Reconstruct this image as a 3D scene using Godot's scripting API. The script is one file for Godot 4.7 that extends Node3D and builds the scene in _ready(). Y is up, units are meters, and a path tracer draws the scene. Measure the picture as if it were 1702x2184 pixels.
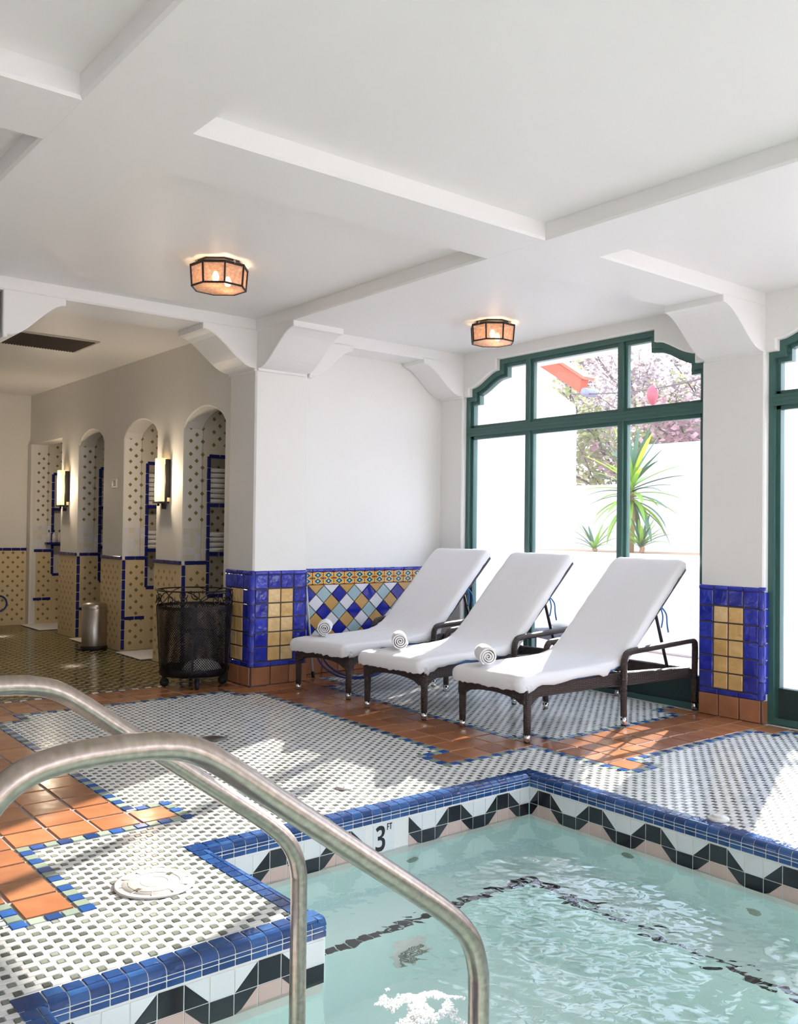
extends Node3D
# An indoor pool hall: tiled deck and pool, three loungers, arched windows, shower arcade behind.

var rng = RandomNumberGenerator.new()
var used = {}
var M = {}
var cam_x: Transform3D
const UPV := Vector3(0, 1, 0)

# ------------------------------------------------------------------ naming and nodes
func numbered(n: String) -> String:
	if not used.has(n):
		used[n] = 0
		return n
	used[n] += 1
	return "%s_%03d" % [n, used[n]]

func tag(o, label: String, category: String, group := "", kind := ""):
	o.set_meta("label", label)
	o.set_meta("category", category)
	if group: o.set_meta("group", group)
	if kind: o.set_meta("kind", kind)
	return o

func thing(called: String, label: String, category: String, at := Vector3.ZERO, turn := 0.0, group := "", kind := "") -> Node3D:
	var o = Node3D.new()
	o.name = numbered(called)
	add_child(o)
	o.position = at
	o.rotation.y = turn
	tag(o, label, category, group, kind)
	return o

func struct(called: String, label: String, category: String) -> Node3D:
	var o = Node3D.new()
	o.name = called
	add_child(o)
	tag(o, label, category, "", "structure")
	return o

func part(called: String, mesh, m, parent: Node) -> MeshInstance3D:
	var o = MeshInstance3D.new()
	o.name = called
	var ms: Mesh
	if mesh is SurfaceTool:
		mesh.generate_normals()
		ms = mesh.commit()
	else:
		ms = mesh
	o.mesh = ms
	if m != null: o.material_override = m
	parent.add_child(o, true)
	return o

func top(called: String, mesh, m, label: String, category: String, group := "", kind := "") -> MeshInstance3D:
	var o = part(numbered(called), mesh, m, self)
	tag(o, label, category, group, kind)
	return o

# ------------------------------------------------------------------ mesh tools
func mb(smooth := false) -> SurfaceTool:
	var st = SurfaceTool.new()
	st.begin(Mesh.PRIMITIVE_TRIANGLES)
	st.set_smooth_group(0 if smooth else -1)
	return st

func tri(st: SurfaceTool, a: Vector3, b: Vector3, c: Vector3, h: Vector3) -> void:
	if (c - a).cross(b - a).dot(h) < 0:
		var t = b
		b = c
		c = t
	st.add_vertex(a)
	st.add_vertex(b)
	st.add_vertex(c)

func quad(st: SurfaceTool, a: Vector3, b: Vector3, c: Vector3, d: Vector3, h: Vector3) -> void:
	tri(st, a, b, c, h)
	tri(st, a, c, d, h)

func v3(axis: int, s: float, u: float, v: float) -> Vector3:
	var r = Vector3.ZERO
	r[axis] = s
	r[(axis + 1) % 3] = u
	r[(axis + 2) % 3] = v
	return r

func bx(st: SurfaceTool, lo: Vector3, hi: Vector3, bev := 0.0, xf := Transform3D()) -> void:
	var c = (lo + hi) / 2
	var s = (hi - lo) / 2
	for ax in 3:
		var u = (ax + 1) % 3
		var v = (ax + 2) % 3
		for sg in [-1.0, 1.0]:
			var f = sg * s[ax]
			var p = [v3(ax, f, s[u] - bev, s[v] - bev), v3(ax, f, -s[u] + bev, s[v] - bev), v3(ax, f, -s[u] + bev, -s[v] + bev), v3(ax, f, s[u] - bev, -s[v] + bev)]
			quad(st, xf * (c + p[0]), xf * (c + p[1]), xf * (c + p[2]), xf * (c + p[3]), xf.basis * v3(ax, sg, 0, 0))
	if bev <= 0: return
	for ax in 3:
		var u = (ax + 1) % 3
		var v = (ax + 2) % 3
		var l = s[ax] - bev
		for su in [-1.0, 1.0]:
			for sv in [-1.0, 1.0]:
				var p0 = v3(ax, l, su * s[u], sv * (s[v] - bev))
				var p1 = v3(ax, l, su * (s[u] - bev), sv * s[v])
				var p2 = v3(ax, -l, su * (s[u] - bev), sv * s[v])
				var p3 = v3(ax, -l, su * s[u], sv * (s[v] - bev))
				quad(st, xf * (c + p0), xf * (c + p1), xf * (c + p2), xf * (c + p3), xf.basis * v3(ax, 0, su, sv))
	for sx in [-1.0, 1.0]:
		for sy in [-1.0, 1.0]:
			for sz in [-1.0, 1.0]:
				tri(st, xf * (c + Vector3(sx * s.x, sy * (s.y - bev), sz * (s.z - bev))), xf * (c + Vector3(sx * (s.x - bev), sy * s.y, sz * (s.z - bev))), xf * (c + Vector3(sx * (s.x - bev), sy * (s.y - bev), sz * s.z)), xf.basis * Vector3(sx, sy, sz))

func box(lo: Vector3, hi: Vector3, bev := 0.0) -> SurfaceTool:
	var st = mb()
	bx(st, lo, hi, bev)
	return st

# polygon (u,v) pushed from w0 to w1; U, V, W are the world axes
func prism(st: SurfaceTool, poly: PackedVector2Array, w0: float, w1: float, o: Vector3, U: Vector3, V: Vector3, W: Vector3, bev := 0.0) -> void:
	var n = poly.size()
	var p = poly
	if Geometry2D.is_polygon_clockwise(p):
		p = p.duplicate()
		p.reverse()
	var inner = PackedVector2Array()
	if bev > 0:
		inner = inset(p, bev)
	else:
		inner = p
	var tr = Geometry2D.triangulate_polygon(inner)
	for i in range(0, tr.size(), 3):
		var a = inner[tr[i]]
		var b = inner[tr[i + 1]]
		var c = inner[tr[i + 2]]
		tri(st, o + U * a.x + V * a.y + W * w1, o + U * b.x + V * b.y + W * w1, o + U * c.x + V * c.y + W * w1, W * (w1 - w0))
		tri(st, o + U * a.x + V * a.y + W * w0, o + U * b.x + V * b.y + W * w0, o + U * c.x + V * c.y + W * w0, -W * (w1 - w0))
	var sw = signf(w1 - w0)
	for i in n:
		var j = (i + 1) % n
		var a = p[i]
		var b = p[j]
		var e = b - a
		var h = U * e.y - V * e.x
		quad(st, o + U * a.x + V * a.y + W * (w0 + sw * bev), o + U * b.x + V * b.y + W * (w0 + sw * bev), o + U * b.x + V * b.y + W * (w1 - sw * bev), o + U * a.x + V * a.y + W * (w1 - sw * bev), h)
		if bev > 0:
			var ia = inner[i]
			var ib = inner[j]
			quad(st, o + U * a.x + V * a.y + W * (w1 - sw * bev), o + U * b.x + V * b.y + W * (w1 - sw * bev), o + U * ib.x + V * ib.y + W * w1, o + U * ia.x + V * ia.y + W * w1, h + W * sw * e.length())
			quad(st, o + U * a.x + V * a.y + W * (w0 + sw * bev), o + U * b.x + V * b.y + W * (w0 + sw * bev), o + U * ib.x + V * ib.y + W * w0, o + U * ia.x + V * ia.y + W * w0, h - W * sw * e.length())

# corner points moved inwards (counter-clockwise polygon)
func inset(p: PackedVector2Array, d: float) -> PackedVector2Array:
	var r = PackedVector2Array()
	var n = p.size()
	for i in n:
		var e0 = (p[i] - p[(i + n - 1) % n]).normalized()
		var e1 = (p[(i + 1) % n] - p[i]).normalized()
		var n0 = Vector2(-e0.y, e0.x)
		var n1 = Vector2(-e1.y, e1.x)
		var m = n0 + n1
		var k = m.dot(m) / 2.0
		r.append(p[i] + m * (d / maxf(k, 0.3)))
	return r

func tube(st: SurfaceTool, pts: Array, r: float, sides := 12, closed := false, radii := []) -> void:
	var n = pts.size()
	var rings = []
	var up = Vector3.ZERO
	for i in n:
		var t: Vector3
		if closed: t = (pts[(i + 1) % n] - pts[(i + n - 1) % n]).normalized()
		else: t = (pts[mini(i + 1, n - 1)] - pts[maxi(i - 1, 0)]).normalized()
		if up == Vector3.ZERO:
			up = Vector3(0, 1, 0) if absf(t.y) < 0.9 else Vector3(1, 0, 0)
		var s = t.cross(up).normalized()
		up = s.cross(t).normalized()
		var ring = []
		var rr: float = radii[i] if radii.size() else r
		for k in sides:
			var a = TAU * k / sides
			ring.append(pts[i] + (s * cos(a) + up * sin(a)) * rr)
		rings.append(ring)
	for i in (n if closed else n - 1):
		var A: Array = rings[i]
		var B: Array = rings[(i + 1) % n]
		var j0: Vector3 = pts[i]
		for k in sides:
			var k2 = (k + 1) % sides
			quad(st, A[k], A[k2], B[k2], B[k], (A[k] + A[k2]) / 2 - j0)
	if not closed:
		for e in [0, n - 1]:
			var ring: Array = rings[e]
			var d: Vector3 = pts[0] - pts[1] if e == 0 else pts[n - 1] - pts[n - 2]
			for k in sides: tri(st, pts[e], ring[k], ring[(k + 1) % sides], d)

func lathe(st: SurfaceTool, prof: Array, segs: int, o := Vector3.ZERO, a0 := 0.0, a1 := TAU) -> void:
	for i in prof.size() - 1:
		var p: Vector2 = prof[i]
		var q: Vector2 = prof[i + 1]
		var nn = Vector2(q.y - p.y, p.x - q.x)
		for k in segs:
			var a = a0 + (a1 - a0) * k / segs
			var b = a0 + (a1 - a0) * (k + 1) / segs
			var m = (a + b) / 2
			var h = Vector3(nn.x * cos(m), nn.y, nn.x * sin(m))
			var A = o + Vector3(p.x * cos(a), p.y, p.x * sin(a))
			var B = o + Vector3(p.x * cos(b), p.y, p.x * sin(b))
			var C = o + Vector3(q.x * cos(b), q.y, q.x * sin(b))
			var D = o + Vector3(q.x * cos(a), q.y, q.x * sin(a))
			if p.x > 1e-5: tri(st, A, B, C, h)
			if q.x > 1e-5: tri(st, A, C, D, h)

func curve(pts: Array, steps := 6) -> Array:
	var r = []
	for i in pts.size() - 1:
		var p0: Vector3 = pts[maxi(i - 1, 0)]
		var p1: Vector3 = pts[i]
		var p2: Vector3 = pts[i + 1]
		var p3: Vector3 = pts[mini(i + 2, pts.size() - 1)]
		for k in steps:
			r.append(p1.cubic_interpolate(p2, p0, p3, float(k) / steps))
	r.append(pts[-1])
	return r

# a tile lying in its own x-z plane, centred, top at y = 0
func tile_mesh(w: float, d: float, t := 0.008, bev := 0.002) -> ArrayMesh:
	var st = mb()
	bx(st, Vector3(-w / 2, -t, -d / 2), Vector3(w / 2, 0, d / 2), bev)
	st.generate_normals()
	return st.commit()

func poly_mesh(poly: PackedVector2Array, t := 0.008, bev := 0.0015) -> ArrayMesh:
	var st = mb()
	prism(st, poly, -t, 0, Vector3.ZERO, Vector3(1, 0, 0), Vector3(0, 0, -1), Vector3(0, 1, 0), bev)
	st.generate_normals()
	return st.commit()

func face_on(o: Vector3, right: Vector3, normal: Vector3) -> Transform3D:
	# a tile's x runs along right, its top (y) looks along normal
	return Transform3D(Basis(right, normal, right.cross(normal)), o)

# items: [mesh, material, Transform3D]; the ones that show largest become parts, the rest one part of stuff per look
func pieces(parent: Node, called: String, items: Array, most := 300) -> void:
	var inv = cam_x.affine_inverse()
	var order = []
	for it in items:
		var p: Vector3 = inv * it[2].origin
		var inside: bool = p.z < -0.2 and absf(p.x / p.z) < 0.46 and absf(p.y / p.z) < 0.585
		order.append([p.length() + (0.0 if inside else 1000.0), it])
	order.sort_custom(func(a, b): return a[0] < b[0])
	var rest = {}
	for i in order.size():
		var it: Array = order[i][1]
		if i < most:
			var o = MeshInstance3D.new()
			o.name = called
			o.mesh = it[0]
			o.material_override = it[1]
			o.transform = it[2]
			parent.add_child(o, true)
		else:
			var key = [it[0], it[1]]
			if not rest.has(key): rest[key] = []
			rest[key].append(it[2])
	for key in rest:
		scatter(parent, called + "_field", key[0], key[1], rest[key])

func scatter(parent: Node, called: String, mesh: Mesh, m: Material, xs: Array, colors := []) -> MultiMeshInstance3D:
	var mm = MultiMesh.new()
	mm.transform_format = MultiMesh.TRANSFORM_3D
	mm.use_colors = colors.size() > 0
	mm.mesh = mesh
	mm.instance_count = xs.size()
	for i in xs.size():
		mm.set_instance_transform(i, xs[i])
		if colors.size(): mm.set_instance_color(i, colors[i])
	var o = MultiMeshInstance3D.new()
	o.name = called
	o.multimesh = mm
	o.material_override = m
	o.set_meta("kind", "stuff")
	parent.add_child(o, true)
	return o

# ------------------------------------------------------------------ materials
func rgb(r: float, g: float, b: float) -> Color:
	return Color(r / 255.0, g / 255.0, b / 255.0)

func noise_tex(freq: float, oct := 4, seed_ := 1, lo := Color.BLACK, hi := Color.WHITE, size := 256) -> NoiseTexture2D:
	var n = FastNoiseLite.new()
	n.seed = seed_
	n.frequency = freq
	n.fractal_octaves = oct
	var t = NoiseTexture2D.new()
	t.width = size
	t.height = size
	t.seamless = true
	t.noise = n
	if lo != Color.BLACK or hi != Color.WHITE:
		var g = Gradient.new()
		g.set_color(0, lo)
		g.set_color(1, hi)
		t.color_ramp = g
	return t

func mat(called: String, c: Color, rough := 0.6, metal := 0.0) -> StandardMaterial3D:
	var m = StandardMaterial3D.new()
	m.resource_name = called
	m.albedo_color = c
	m.roughness = rough
	m.metallic = metal
	M[called] = m
	return m

func bump(m: StandardMaterial3D, t: Texture2D, cm: float, scale: float) -> StandardMaterial3D:
	m.heightmap_enabled = true
	m.heightmap_texture = t
	m.heightmap_scale = cm
	m.uv1_triplanar = true
	m.uv1_world_triplanar = true
	m.uv1_scale = Vector3.ONE * scale
	return m

func weave_tex() -> ImageTexture:
	var im = Image.create(64, 64, false, Image.FORMAT_RGB8)
	for y in 64:
		for x in 64:
			var cx = (x / 16) % 2
			var cy = (y / 16) % 2
			var u = (x % 16) / 15.0
			var v = (y % 16) / 15.0
			var h = 0.0
			if (cx + cy) % 2 == 0: h = sin(PI * v) * (0.55 + 0.45 * sin(PI * u))
			else: h = sin(PI * u) * (0.55 + 0.45 * sin(PI * v))
			im.set_pixel(x, y, Color(h, h, h))
	return ImageTexture.create_from_image(im)

# printed band tile: yellow ground, two teal diamonds with a white flower, white outlines, blue and red specks
func band_tex() -> ImageTexture:
	var n = 96
	var im = Image.create(n, n, false, Image.FORMAT_RGB8)
	for y in n:
		for x in n:
			var u = (x + 0.5) / n - 0.5
			var v = (y + 0.5) / n - 0.5
			var c = rgb(226, 160, 44)
			var cy = 0.235 if v > 0 else -0.235
			var d = absf(u) / 0.36 + absf(v - cy) / 0.235
			if d < 1.22 and d >= 1.0: c = rgb(240, 230, 205)
			if d < 1.0:
				c = rgb(22, 98, 104)
				if d > 0.86: c = rgb(16, 58, 84)
				var rr = Vector2(u, v - cy).length()
				if rr < 0.085: c = rgb(226, 236, 226)
				if rr < 0.03: c = rgb(66, 132, 116)
			var e = 0.5 - absf(u)
			if absf(v) < 0.055 and e < 0.07: c = rgb(24, 40, 112)
			elif absf(v) < 0.05 and absf(e - 0.16) < 0.075 and d > 1.22: c = rgb(150, 52, 28)
			if absf(v) > 0.34 and e < 0.11:
				c = rgb(240, 228, 200)
				if absf(v) > 0.42: c = rgb(186, 92, 26)
			im.set_pixel(x, y, c)
	return ImageTexture.create_from_image(im)

func make_materials() -> void:
	var n1 = noise_tex(0.02, 5, 3)
	var n2 = noise_tex(0.08, 4, 7)
	var n3 = noise_tex(0.012, 3, 11)
	var plaster = mat("plaster", rgb(242, 241, 237), 0.62)
	bump(plaster, n1, 0.35, 0.45)
	var pt = mat("plaster_shower", rgb(232, 229, 220), 0.7)
	bump(pt, n1, 0.3, 0.5)
	mat("ceiling_paint", rgb(245, 244, 241), 0.45)
	bump(M.ceiling_paint, n3, 0.35, 0.3)
	for k in 4:
		var c: Color = [rgb(176, 116, 78), rgb(168, 108, 72), rgb(184, 122, 82), rgb(160, 104, 72)][k]
		var t = mat("terracotta_%d" % k, Color.WHITE, 0.17)
		t.albedo_texture = noise_tex(0.03, 4, 20 + k, c.darkened(0.07), c.lightened(0.05), 128)
		bump(t, n3, 0.06, 1.6)
		var w = mat("terracotta_base_%d" % k, Color.WHITE, 0.4)
		w.albedo_texture = noise_tex(0.03, 4, 30 + k, c.darkened(0.1), c.lightened(0.08), 128)
		w.uv1_triplanar = true
		w.uv1_world_triplanar = true
		w.uv1_scale = Vector3.ONE * 1.3
	mat("grout_dark", rgb(158, 148, 146), 0.9)
	mat("grout_white", rgb(232, 232, 228), 0.75)
	for k in 3:
		var g: Color = [rgb(236, 236, 233), rgb(228, 229, 227), rgb(240, 239, 236)][k]
		mat("mosaic_white_%d" % k, g, 0.2)
		mat("mosaic_dark_%d" % k, [rgb(88, 94, 88), rgb(112, 120, 112), rgb(134, 142, 132)][k], 0.2)
	mat("border_blue_0", rgb(34, 80, 148), 0.14)
	mat("border_blue_1", rgb(42, 94, 168), 0.14)
	mat("border_blue_2", rgb(30, 66, 122), 0.14)
	mat("border_green_0", rgb(136, 152, 140), 0.18)
	mat("border_green_1", rgb(158, 172, 160), 0.18)
	for k in 3:
		var cb = mat("coping_blue_%d" % k, [rgb(38, 76, 134), rgb(30, 64, 118), rgb(48, 90, 148)][k], 0.1)
		bump(cb, n3, 0.12, 6.0)
	for k in 4:
		var bt = mat("tile_blue_%d" % k, Color.WHITE, 0.07)
		var bc: Color = [rgb(44, 56, 194), rgb(38, 48, 180), rgb(54, 68, 204), rgb(38, 46, 170)][k]
		bt.albedo_texture = noise_tex(0.02, 3, 40 + k, bc.darkened(0.18), bc.lightened(0.08), 128)
		bump(bt, n3, 0.9, 2.4)
		var yt = mat("tile_yellow_%d" % k, Color.WHITE, 0.1)
		var yc: Color = [rgb(240, 198, 128), rgb(234, 190, 116), rgb(244, 206, 144), rgb(230, 186, 118)][k]
		yt.albedo_texture = noise_tex(0.02, 3, 50 + k, yc.darkened(0.08), yc.lightened(0.1), 128)
		bump(yt, n3, 0.9, 2.4)
	mat("diamond_white", rgb(230, 230, 236), 0.16)
	mat("diamond_yellow", rgb(204, 160, 92), 0.2)
	mat("diamond_blue", rgb(30, 42, 158), 0.12)
	mat("diamond_pale", rgb(168, 196, 202), 0.18)
	mat("grout_brown", rgb(92, 82, 80), 0.9)
	mat("band_print", Color.WHITE, 0.15).albedo_texture = band_tex()
	for k in 3:
		mat("pool_black_%d" % k, [rgb(34, 40, 46), rgb(44, 50, 56), rgb(28, 32, 38)][k], 0.12)
	mat("pool_white", rgb(226, 230, 230), 0.14)
	mat("pool_pink", rgb(206, 182, 172), 0.16)
	mat("pool_plaster", rgb(224, 249, 247), 0.6)
	mat("letter_black", rgb(26, 28, 32), 0.3)
	var w = mat("water", Color(0.982, 1.0, 1.0, 0.0), 0.0)
	w.transparency = BaseMaterial3D.TRANSPARENCY_ALPHA
	w.refraction_enabled = true
	w.refraction_scale = 0.033
	var gl = mat("glass", Color(0.93, 0.96, 0.97, 0.04), 0.0)
	gl.transparency = BaseMaterial3D.TRANSPARENCY_ALPHA
	mat("frame_green", rgb(66, 104, 98), 0.32)
	bump(M.frame_green, n2, 0.04, 3.0)
	mat("frame_panel", rgb(34, 58, 57), 0.4)
	var wk = mat("wicker", rgb(66, 54, 50), 0.42)
	bump(wk, weave_tex(), 0.5, 22.0)
	mat("chrome", rgb(214, 214, 214), 0.12, 1.0)
	mat("rubber", rgb(24, 24, 26), 0.6)
	var st = mat("stainless", rgb(186, 173, 162), 0.27, 1.0)
	st.albedo_texture = noise_tex(0.06, 5, 61, rgb(206, 204, 202), rgb(255, 255, 255), 256)
	st.uv1_triplanar = true
	st.uv1_scale = Vector3(3.0, 3.0, 3.0)
	mat("brushed_steel", rgb(176, 168, 160), 0.3, 1.0)
	var tw = mat("towel", rgb(244, 243, 244), 0.95)
	tw.rim_enabled = true
	tw.rim = 0.35
	bump(tw, noise_tex(0.3, 3, 71), 0.18, 5.0)
	mat("towel_fold", rgb(238, 236, 234), 0.95)
	mat("cushion_blue", rgb(78, 128, 190), 0.9)
	mat("iron", rgb(34, 32, 36), 0.45, 0.6)
	mat("iron_dark", rgb(44, 40, 40), 0.5, 0.3)
	mat("hose_blue", rgb(28, 60, 134), 0.35)
	mat("ochre", rgb(224, 202, 160), 0.3)
	mat("cream_tile", rgb(222, 216, 200), 0.3)
	mat("dot_green", rgb(132, 122, 74), 0.3)
	mat("dot_brown", rgb(176, 138, 70), 0.3)
	mat("trim_blue", rgb(34, 42, 118), 0.15)
	for k in 3: mat("shower_%d" % k, [rgb(48, 48, 42), rgb(186, 164, 96), rgb(96, 104, 84)][k], 0.16)
	mat("white_plastic", rgb(226, 224, 220), 0.35)
	mat("lid_plastic", rgb(202, 196, 190), 0.55)
	mat("bronze", rgb(104, 100, 92), 0.4, 0.5)
	mat("vent_paint", rgb(186, 178, 168), 0.5)
	mat("vent_dark", rgb(42, 38, 36), 0.8)
	mat("vent_louvre", rgb(104, 94, 84), 0.6)
	var mica = mat("mica", Color(0.93, 0.88, 0.85, 0.62), 0.3)
	mica.transparency = BaseMaterial3D.TRANSPARENCY_ALPHA
	mica.albedo_texture = noise_tex(0.04, 5, 81, rgb(168, 146, 130), rgb(252, 240, 232), 256)
	mica.uv1_triplanar = true
	mica.uv1_scale = Vector3.ONE * 4.0
	mica.backlight_enabled = true
	mica.backlight = rgb(240, 220, 200)
	mica.emission_enabled = true
	mica.emission = rgb(255, 222, 196)
	mica.emission_energy_multiplier = 0.10
	var bulb = mat("bulb_glow", rgb(255, 240, 220), 0.4)
	bulb.emission_enabled = true
	bulb.emission = rgb(255, 226, 188)
	bulb.emission_energy_multiplier = 9.0
	var al = mat("alabaster", rgb(255, 240, 214), 0.4)
	al.emission_enabled = true
	al.emission = rgb(255, 222, 160)
	al.emission_energy_multiplier = 0.85
	mat("stucco", rgb(214, 215, 220), 0.85)
	mat("patio", rgb(222, 198, 192), 0.8)
	mat("roof_fascia", rgb(176, 74, 46), 0.7)
	mat("gutter", rgb(120, 122, 146), 0.5)
	mat("roof_tile", rgb(150, 96, 76), 0.8)
	mat("bark", rgb(92, 82, 82), 0.9)
	mat("bark_yucca", rgb(166, 132, 100), 0.9)
	var lf = mat("yucca_leaf", rgb(112, 150, 44), 0.45)
	lf.backlight_enabled = true
	lf.backlight = rgb(130, 160, 40)
	mat("yucca_leaf_dark", rgb(66, 100, 70), 0.45)
	for k in 3:
		var f = mat("leaf_%d" % k, [rgb(150, 116, 120), rgb(112, 100, 104), rgb(128, 138, 74)][k], 0.8)
		f.backlight_enabled = true
		f.backlight = rgb(120, 110, 110)
	mat("ornament_red", rgb(150, 62, 78), 0.5)
	mat("patio_wicker", rgb(72, 74, 86), 0.7)
	mat("foam", rgb(250, 252, 252), 0.5)

# ------------------------------------------------------------------ shared shapes
func hf(z: float) -> float:   # the deck falls towards the pool
	if z > -4.0: return 0.0
	if z > -6.5: return 0.038 * (-4.0 - z) / 2.5
	if z > -8.5: return 0.038 - 0.018 * (-6.5 - z) / 2.0
	return 0.02

const Y_SOFFIT := 2.96
const Y_CEIL := 3.055
const WX := 6.11        # inner face of the window wall
const WOUT := 6.72      # its outer face

# half outline of the scalloped head: (inward, up) from the springing
func scallop() -> PackedVector2Array:
	var r = PackedVector2Array([Vector2(0, 0), Vector2(0.082, 0.0), Vector2(0.082, 0.076)])
	for k in range(1, 9):
		var t = k / 8.0
		var s = t * t * (3 - 2 * t)
		r.append(Vector2(lerpf(0.082, 0.452, t), lerpf(0.076, 0.215, s)))
	r.append(Vector2(0.452, 0.317))
	return r

func opening(a: float, b: float, y0: float, ys := 2.638) -> PackedVector2Array:
	# outline from the bottom left, up, over and down
	var h = scallop()
	var r = PackedVector2Array([Vector2(a, y0)])
	for p in h: r.append(Vector2(a + p.x, ys + p.y))
	for i in range(h.size() - 1, -1, -1): r.append(Vector2(b - h[i].x, ys + h[i].y))
	r.append(Vector2(b, y0))
	return r

# bracket profile (out from the wall, up): bottom y0, reaches l out and the soffit y1
func bracket(l: float, y0: float, y1: float) -> PackedVector2Array:
	var r = PackedVector2Array([Vector2(-0.01, y0), Vector2(0.02, y0), Vector2(0.02, y0 + 0.02)])
	for k in range(0, 13):
		var t = k / 12.0
		var s = t * t * (3 - 2 * t)
		r.append(Vector2(lerpf(0.03, l, t), lerpf(y0 + 0.02, y1 - 0.045, s)))
	r.append(Vector2(l, y1 + 0.01))
	r.append(Vector2(-0.01, y1 + 0.01))
	return r

func ring_frame(st: SurfaceTool, outer: PackedVector2Array, w: float, x0: float, x1: float) -> void:
	# outline in (z, y); the frame stands between x0 and x1
	var p = outer
	if Geometry2D.is_polygon_clockwise(p):
		p = p.duplicate()
		p.reverse()
	var q = inset(p, w)
	var n = p.size()
	for i in n:
		var j = (i + 1) % n
		var e = p[j] - p[i]
		var out = Vector3(0, -e.x, e.y)
		var f = func(v: Vector2, x: float): return Vector3(x, v.y, v.x)
		quad(st, f.call(p[i], x0), f.call(p[j], x0), f.call(q[j], x0), f.call(q[i], x0), Vector3(-1, 0, 0))
		quad(st, f.call(p[i], x1), f.call(p[j], x1), f.call(q[j], x1), f.call(q[i], x1), Vector3(1, 0, 0))
		quad(st, f.call(q[i], x0), f.call(q[j], x0), f.call(q[j], x1), f.call(q[i], x1), -out)
		quad(st, f.call(p[i], x0), f.call(p[j], x0), f.call(p[j], x1), f.call(p[i], x1), out)

# ------------------------------------------------------------------ start
func _ready() -> void:
	rng.seed = 4711
	var cam = Camera3D.new()
	cam.name = "camera"
	cam.fov = 2.0 * rad_to_deg(atan(1092.0 / 1960.77))
	cam.near = 0.05
	cam.far = 200.0
	cam.position = Vector3(0, 1.35, 0)
	cam.rotation = Vector3(0.0178115, -0.678375, 0.0120695)
	add_child(cam)
	cam.current = true
	cam_x = cam.transform

	var sky_m = ProceduralSkyMaterial.new()
	sky_m.sky_top_color = rgb(196, 214, 244)
	sky_m.sky_horizon_color = rgb(244, 246, 252)
	sky_m.ground_bottom_color = rgb(190, 184, 178)
	sky_m.ground_horizon_color = rgb(230, 228, 226)
	sky_m.energy_multiplier = 1.0
	var sky = Sky.new()
	sky.sky_material = sky_m
	var env = Environment.new()
	env.background_mode = Environment.BG_SKY
	env.sky = sky
	env.background_energy_multiplier = 4.6
	env.tonemap_mode = Environment.TONE_MAPPER_LINEAR
	env.tonemap_exposure = 1.32
	env.sdfgi_enabled = true
	env.ssao_enabled = true
	env.ssil_enabled = true
	var we = WorldEnvironment.new()
	we.name = "surroundings"
	we.environment = env
	add_child(we)

	var sun = DirectionalLight3D.new()
	sun.name = "sun"
	sun.light_color = rgb(255, 246, 232)
	sun.light_energy = 6.0
	sun.light_angular_distance = 0.6
	sun.shadow_enabled = true
	sun.sky_mode = DirectionalLight3D.SKY_MODE_LIGHT_ONLY
	add_child(sun)
	sun.look_at_from_position(Vector3.ZERO, Vector3(-1.0, -0.419, 0.43), UPV)

	make_materials()
	build_floor()
	build_pool()
	build_ceiling()
	build_walls()
	build_pillar()
	build_column()
	build_windows()
	build_shower()
	build_courtyard()
	build_loungers()
	build_rails()
	build_lamps()
	build_basket()
	build_small_things()

# ------------------------------------------------------------------ floor
const B := 0.028   # half a border tile

func rects_terracotta() -> Array:
	# [x0, x1, columns, z0, z1, rows]
	return [
		[1.18, 1.74, 3, -6.59, -3.985, 14], [1.74, 1.92, 1, -4.17, -3.985, 1],
		[3.765, 4.31, 3, -6.59, -3.965, 14], [3.585, 3.765, 1, -4.15, -3.965, 1],
		[-2.06, 4.31, 35, -7.09, -6.59, 3], [4.31, 6.10, 10, -6.92, -6.70, 1],
		[1.74, 1.925, 1, -6.59, -6.40, 1], [3.58, 3.765, 1, -6.59, -6.40, 1],
		[4.31, 4.515, 1, -6.70, -6.34, 2], [4.31, 4.49, 1, -4.15, -3.97, 1], [5.92, 6.10, 1, -4.17, -3.97, 1],
		[4.31, 6.10, 10, -3.97, -3.41, 3], [4.31, 4.49, 1, -3.41, -3.235, 1], [5.87, 6.10, 1, -3.41, -3.24, 1],
		[6.045, 6.10, 1, -3.24, -2.18, 6],
		[-0.62, 1.18, 10, -3.985, -3.43, 3], [1.0, 1.18, 1, -3.43, -3.25, 1], [1.0, 1.18, 1, -4.17, -3.985, 1],
	]

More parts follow.
